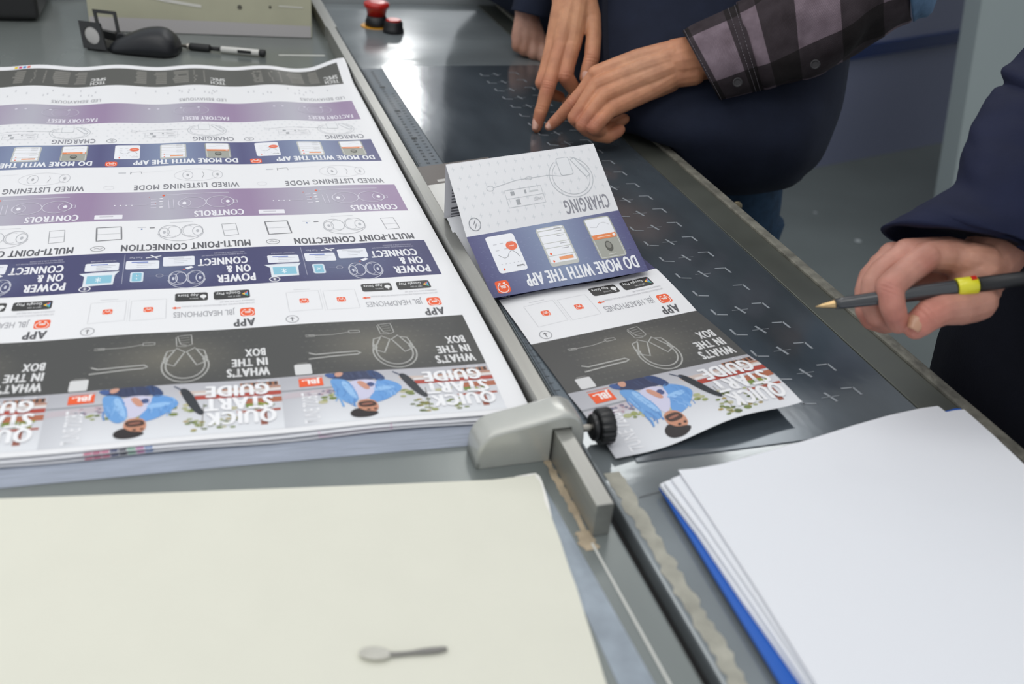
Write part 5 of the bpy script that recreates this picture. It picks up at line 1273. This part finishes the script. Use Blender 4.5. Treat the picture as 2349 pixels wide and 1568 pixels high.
# --- second person: navy sleeve and fist on the far edge of the desk
pel2 = tb(.735, 1.80, .05); o2 = V((pel2.x, pel2.y, 0))
p2_ = empty('person', o2, 'person in dark navy clothes behind, resting a closed fist on the desk edge', 'person')
core2, k2 = upright(pel2, math.radians(215), 1.74, .05)
core2 = [(a, r * .8, b, q * .8) if max(a.z, b.z) < 1.45 else (a, r, b, q) for a, r, b, q in core2]
D2 = 1.60
HD = chain(D2, [(1235, -160, 30, 36), (1222, -40, 12, 27), (1208, 30, 0, 19)])
HD += chain(D2, [(1206, 34, 0, 17), (1190, 86, 0, 13)]) + chain(D2, [(1210, 40, 0, 17), (1206, 98, 0, 13)]) + chain(D2, [(1214, 44, 0, 17), (1226, 106, 2, 12)]) + chain(D2, [(1216, 50, 4, 16), (1246, 114, 4, 11.5)])
for x0, y0, x1, y1, x2, y2 in ((1190, 86, 1187, 106, 1206, 113), (1206, 98, 1203, 115, 1222, 119), (1226, 108, 1224, 124, 1242, 128), (1246, 116, 1247, 132, 1262, 134)):
    HD += chain(D2, [(x0, y0, -2, 11.5), (x1, y1, -4, 10), (x2, y2, 22, 9)])
HD += chain(D2, [(1216, 58, 20, 14), (1240, 92, 30, 12), (1256, 108, 34, 10)])
s2 = k2['sh'][0]; armD = [(atd(1235, -160, D2 + .03), .038, s2 - V((0, 0, .22)) , .044), (s2 - V((0, 0, .22)), .044, s2, .056)]
body_mesh('body', [fused(HD, .0028, 5), fused(core2 + armD, .012, 4)], (186, 142, 124), [(pt(D2, 1206, 100, -14), .03, (196, 158, 140), .5), (pt(D2, 1192, 108, -14), .02, (150, 98, 72), .6)], [], p2_, M['skin'], o2)
bm = bmesh.new()
rg = [sleeve_ring((1172, 22), (1268, 46), D2 + .004, .044, 36), sleeve_ring((1178, 0), (1275, 14), D2 + .006, .046, 36), sleeve_ring((1180, -60), (1290, -60), D2 + .02, .050, 36), sleeve_ring((1180, -180), (1300, -180), D2 + .035, .054, 36)]
inner = [[p.lerp(sum(rg[0], V((0, 0, 0))) / 36, .1) for p in rg[0]]]
rg += [oval(s2 - V((0, 0, .22)), V((.058, 0, .02)), V((0, .058, 0)), 36), oval(s2, V((.06, 0, .05)), V((0, .075, 0)), 36)]
add_loft(bm, inner + interp_rings(rg, 4)); mobj('sleeve', bm, M['navy'], p2_)
bm = bmesh.new(); rings = []
for h_, w_, d_2 in ((-.22, .19, .12), (-.10, .20, .14), (.05, .205, .165), (.20, .20, .15), (.36, .21, .15), (.45, .19, .12), (.53, .085, .085)):
    rings.append(oval(pel2 + V((0, 0, h_)) + k2['f'] * (.05 * max(0, h_) + .085 * sstep((h_ + .10) / .15)), k2['s'] * w_, k2['f'] * d_2, 40, 2.3, folds(.012, 6, h_ * 5)))
add_loft(bm, interp_rings(rings, 3)); off_desk(mobj('jacket', bm, M['navy'], p2_))
trousers(k2, pel2, p2_, M['dark'], 'trousers', -.02); shoes(k2, pel2, p2_); hair_cap(k2, p2_)

# --- third person: navy work jacket, holding a pen over the desk edge
pel3 = tb(.832, .548, .02); o3 = V((pel3.x, pel3.y, 0))
p3 = empty('person', o3, 'person at the right in navy work jacket holding a black pen over the desk edge', 'person')
core3, k3 = upright(pel3, math.radians(255), 1.74, .03)
core3 = [(a, r * .8, b, q * .8) if max(a.z, b.z) < 1.45 else (a, r, b, q) for a, r, b, q in core3]
D3 = .760
HC = chain(D3, [(2520, 200, 150, 38), (2390, 420, 100, 32), (2300, 550, 50, 26), (2240, 638, 14, 21)])
HC += chain(D3, [(2252, 606, 12, 16), (2225, 600, 10, 15)]) + chain(D3, [(2244, 664, 14, 17), (2228, 690, 8, 15)])
HC += chain(D3, [(2232, 608, 14, 16), (2180, 588, 14, 14), (2128, 588, 6, 11.5)]) + chain(D3, [(2235, 604, 20, 16), (2170, 584, 24, 14.5), (2080, 580, 20, 11.5)])
HC += chain(D3, [(2234, 622, 34, 17), (2150, 600, 40, 15), (2046, 584, 36, 10.5)]) + chain(D3, [(2232, 650, 40, 17), (2140, 630, 52, 15), (2020, 606, 50, 9.5)])
HC += chain(D3, [(2232, 658, 22, 18), (2180, 650, 36, 17), (2120, 650, 44, 15)])
HC += chain(D3, [(2126, 590, 4, 11.2), (2075, 628, -4, 10.8), (2040, 660, -10, 10.6), (2048, 705, -14, 9.4), (2052, 716, -13, 9), (2060, 742, -4, 7.8)])
HC += chain(D3, [(2076, 584, 20, 11), (2022, 622, 16, 9.8), (2004, 650, 14, 9.6), (2002, 700, 10, 8.8), (2012, 728, 12, 8.4), (2040, 742, 18, 7.6)])
HC += chain(D3, [(2042, 588, 36, 10), (1996, 634, 32, 8.8), (1986, 668, 30, 8.8), (1986, 712, 28, 8.2), (1998, 734, 30, 7.8), (2030, 745, 34, 7.2)])
HC += chain(D3, [(2018, 610, 48, 9), (1990, 650, 46, 8), (1984, 700, 44, 7.6), (2010, 728, 46, 7)])
HC += chain(D3, [(2236, 688, 4, 17), (2200, 702, -2, 14.5), (2160, 708, -8, 12.4), (2132, 722, -10, 12), (2110, 740, -8, 10.8), (2100, 752, -6, 8.8)])
PINK = (196, 134, 122)
mk3 = [(pt(D3, 2146, 612, -12), .009, (176, 78, 74), .55), (pt(D3, 2040, 665, -20), .012, (196, 120, 110), .5), (pt(D3, 2054, 730, -20), .012, (166, 92, 82), .5), (pt(D3, 2104, 750, -16), .014, (200, 118, 106), .55), (pt(D3, 2150, 705, -20), .014, (196, 112, 98), .4), (pt(D3, 2080, 585, 0), .02, (206, 150, 136), .5), (pt(D3, 1990, 735, 20), .014, (176, 100, 88), .5), (pt(D3, 2260, 590, -10), .03, (190, 142, 116), .5)]
cr3 = [(pt(D3, 2042, 660, -22), ax(D3, (2075, 628, 0), (2045, 690, 0)), .010, .0005, (-.003, 0, .003)), (pt(D3, 2132, 720, -22), ax(D3, (2160, 705, 0), (2105, 745, 0)), .012, .0005, (-.002, .002))]
arm3 = [(atd(2520, 200, D3 + .15), .036, k3['sh'][1] - V((0, 0, .2)), .046), (k3['sh'][1] - V((0, 0, .2)), .046, k3['sh'][1], .056)]
body_mesh('body', [fused(HC, .0010, 6), fused(core3 + arm3, .012, 4)], (192, 142, 126), mk3, cr3, p3, M['skin'], o3)
nail(D3, (2094, 755), (2110, 727), 6.4, -17.2, p3, M['nail2'], 2.0)
# the pen between index finger and thumb
q0, q1 = atd(1871, 703, D3 - .006), atd(2395, 632, D3 - .012); pd = (q1 - q0).normalized(); Lp = .165
pn_ = empty('ballpoint_pen', (q0 + q1) / 2, 'black ballpoint pen with gold tip and yellow band held in the right hand', 'pen')
bm = bmesh.new(); add_lathe(bm, q0, q1, [(0, .0004), (.003, .0008), (.0045, .0016), (.0135, .0032), (.0145, .0034)], 24); mobj('gold_tip', bm, mat('gold_tip_metal', (206, 176, 130), .25, .9), pn_)
bm = bmesh.new(); add_lathe(bm, q0, q1, [(.0145, .0038), (.020, .0043), (.055, .0056), (.102, .0064), (.1035, .0061)], 28); mobj('barrel', bm, mat('black_barrel', (44, 47, 51), .22, coat=.8), pn_)
bm = bmesh.new(); add_lathe(bm, q0, q1, [(.104, .0064), (.1045, .0069), (.1185, .0069), (.119, .0064)], 28); bd = mobj('yellow_band', bm, mat('yellow_band', (222, 214, 40), .35, coat=.3), pn_)
vu = (CAM - q0).normalized(); sd_ = pd.cross(vu).normalized(); vu = sd_.cross(pd).normalized(); vu = vu if vu.dot(CAM - q0) > 0 else -vu
up_ = UPV
bm = bmesh.new(); c = q0 + pd * .1155 + (vu * .6 + up_ * .8).normalized() * .0066; add_box(bm, c, pd * .0020, sd_.cross(vu) * .0 + (vu * .8 - up_ * .6).normalized() * .0022, (vu * .6 + up_ * .8).normalized() * .0006); mobj('red_mark', bm, M['red'], bd)
bm = bmesh.new(); add_lathe(bm, q0, q1, [(.1195, .0057), (.160, .0055), (.164, .0046), (.165, .003)], 28); mobj('pen_cap', bm, M['blackpl'], pn_)
# work jacket: sleeve and trunk
bm = bmesh.new(); S3 = [((2024, 520), (2345, 596), D3 + .040, .046), ((2066, 498), (2362, 585), D3 + .040, .050), ((2120, 470), (2385, 585), D3 + .036, .052), ((2196, 426), (2430, 520), D3 + .045, .052), ((2213, 330), (2450, 430), D3 + .06, .054), ((2250, 268), (2470, 360), D3 + .075, .056), ((2286, 212), (2490, 300), D3 + .09, .055), ((2318, 198), (2510, 262), D3 + .10, .056), ((2316, 165), (2525, 220), D3 + .105, .058), ((2350, 138), (2545, 170), D3 + .115, .058), ((2420, 60), (2620, 80), D3 + .13, .060)]
rg = [sleeve_ring(*x, n=48, pw=1.9 if i < 1 else 2.1, wob=folds(.020, 5, i * .9, .012, 8) if i > 1 else None, drop=(.014, .011, .006)[i] if i < 3 else 0) for i, x in enumerate(S3)]
inn = [[p.lerp(sum(rg[0], V((0, 0, 0))) / 48, .07) for p in rg[0]], [p.lerp(sum(rg[1], V((0, 0, 0))) / 48, .09) for p in rg[1]]]
s3 = k3['sh'][1]; rg += [oval(s3 - V((0, 0, .2)), V((.05, .03, .01)), V((-.03, .05, 0)), 48), oval(s3, V((.04, .05, .05)), V((-.05, .05, 0)), 48)]
add_loft(bm, inn[::-1] + interp_rings(rg, 8)); crumple(mobj('sleeve', bm, M['navy2'], p3), .006, (9, 9, 26), 3.0, .003)
bm = bmesh.new(); rings = []
for h_, w_, d_2, fo in ((-.20, .20, .150, -.0), (-.08, .205, .155, .012), (.03, .20, .15, .010), (.16, .20, .145, 0), (.34, .21, .15, 0), (.45, .19, .12, 0), (.53, .085, .085, 0)):
    rings.append(oval(pel3 + V((0, 0, h_)) + k3['f'] * fo, k3['s'] * w_, k3['f'] * d_2, 44, 2.3, folds(.014, 6, h_ * 6, .008, 11)))
add_loft(bm, interp_rings(rings, 3)); mobj('jacket', bm, M['dark'], p3)
trousers(k3, pel3, p3, M['dark'], 'trousers', -.02); shoes(k3, pel3, p3); hair_cap(k3, p3)
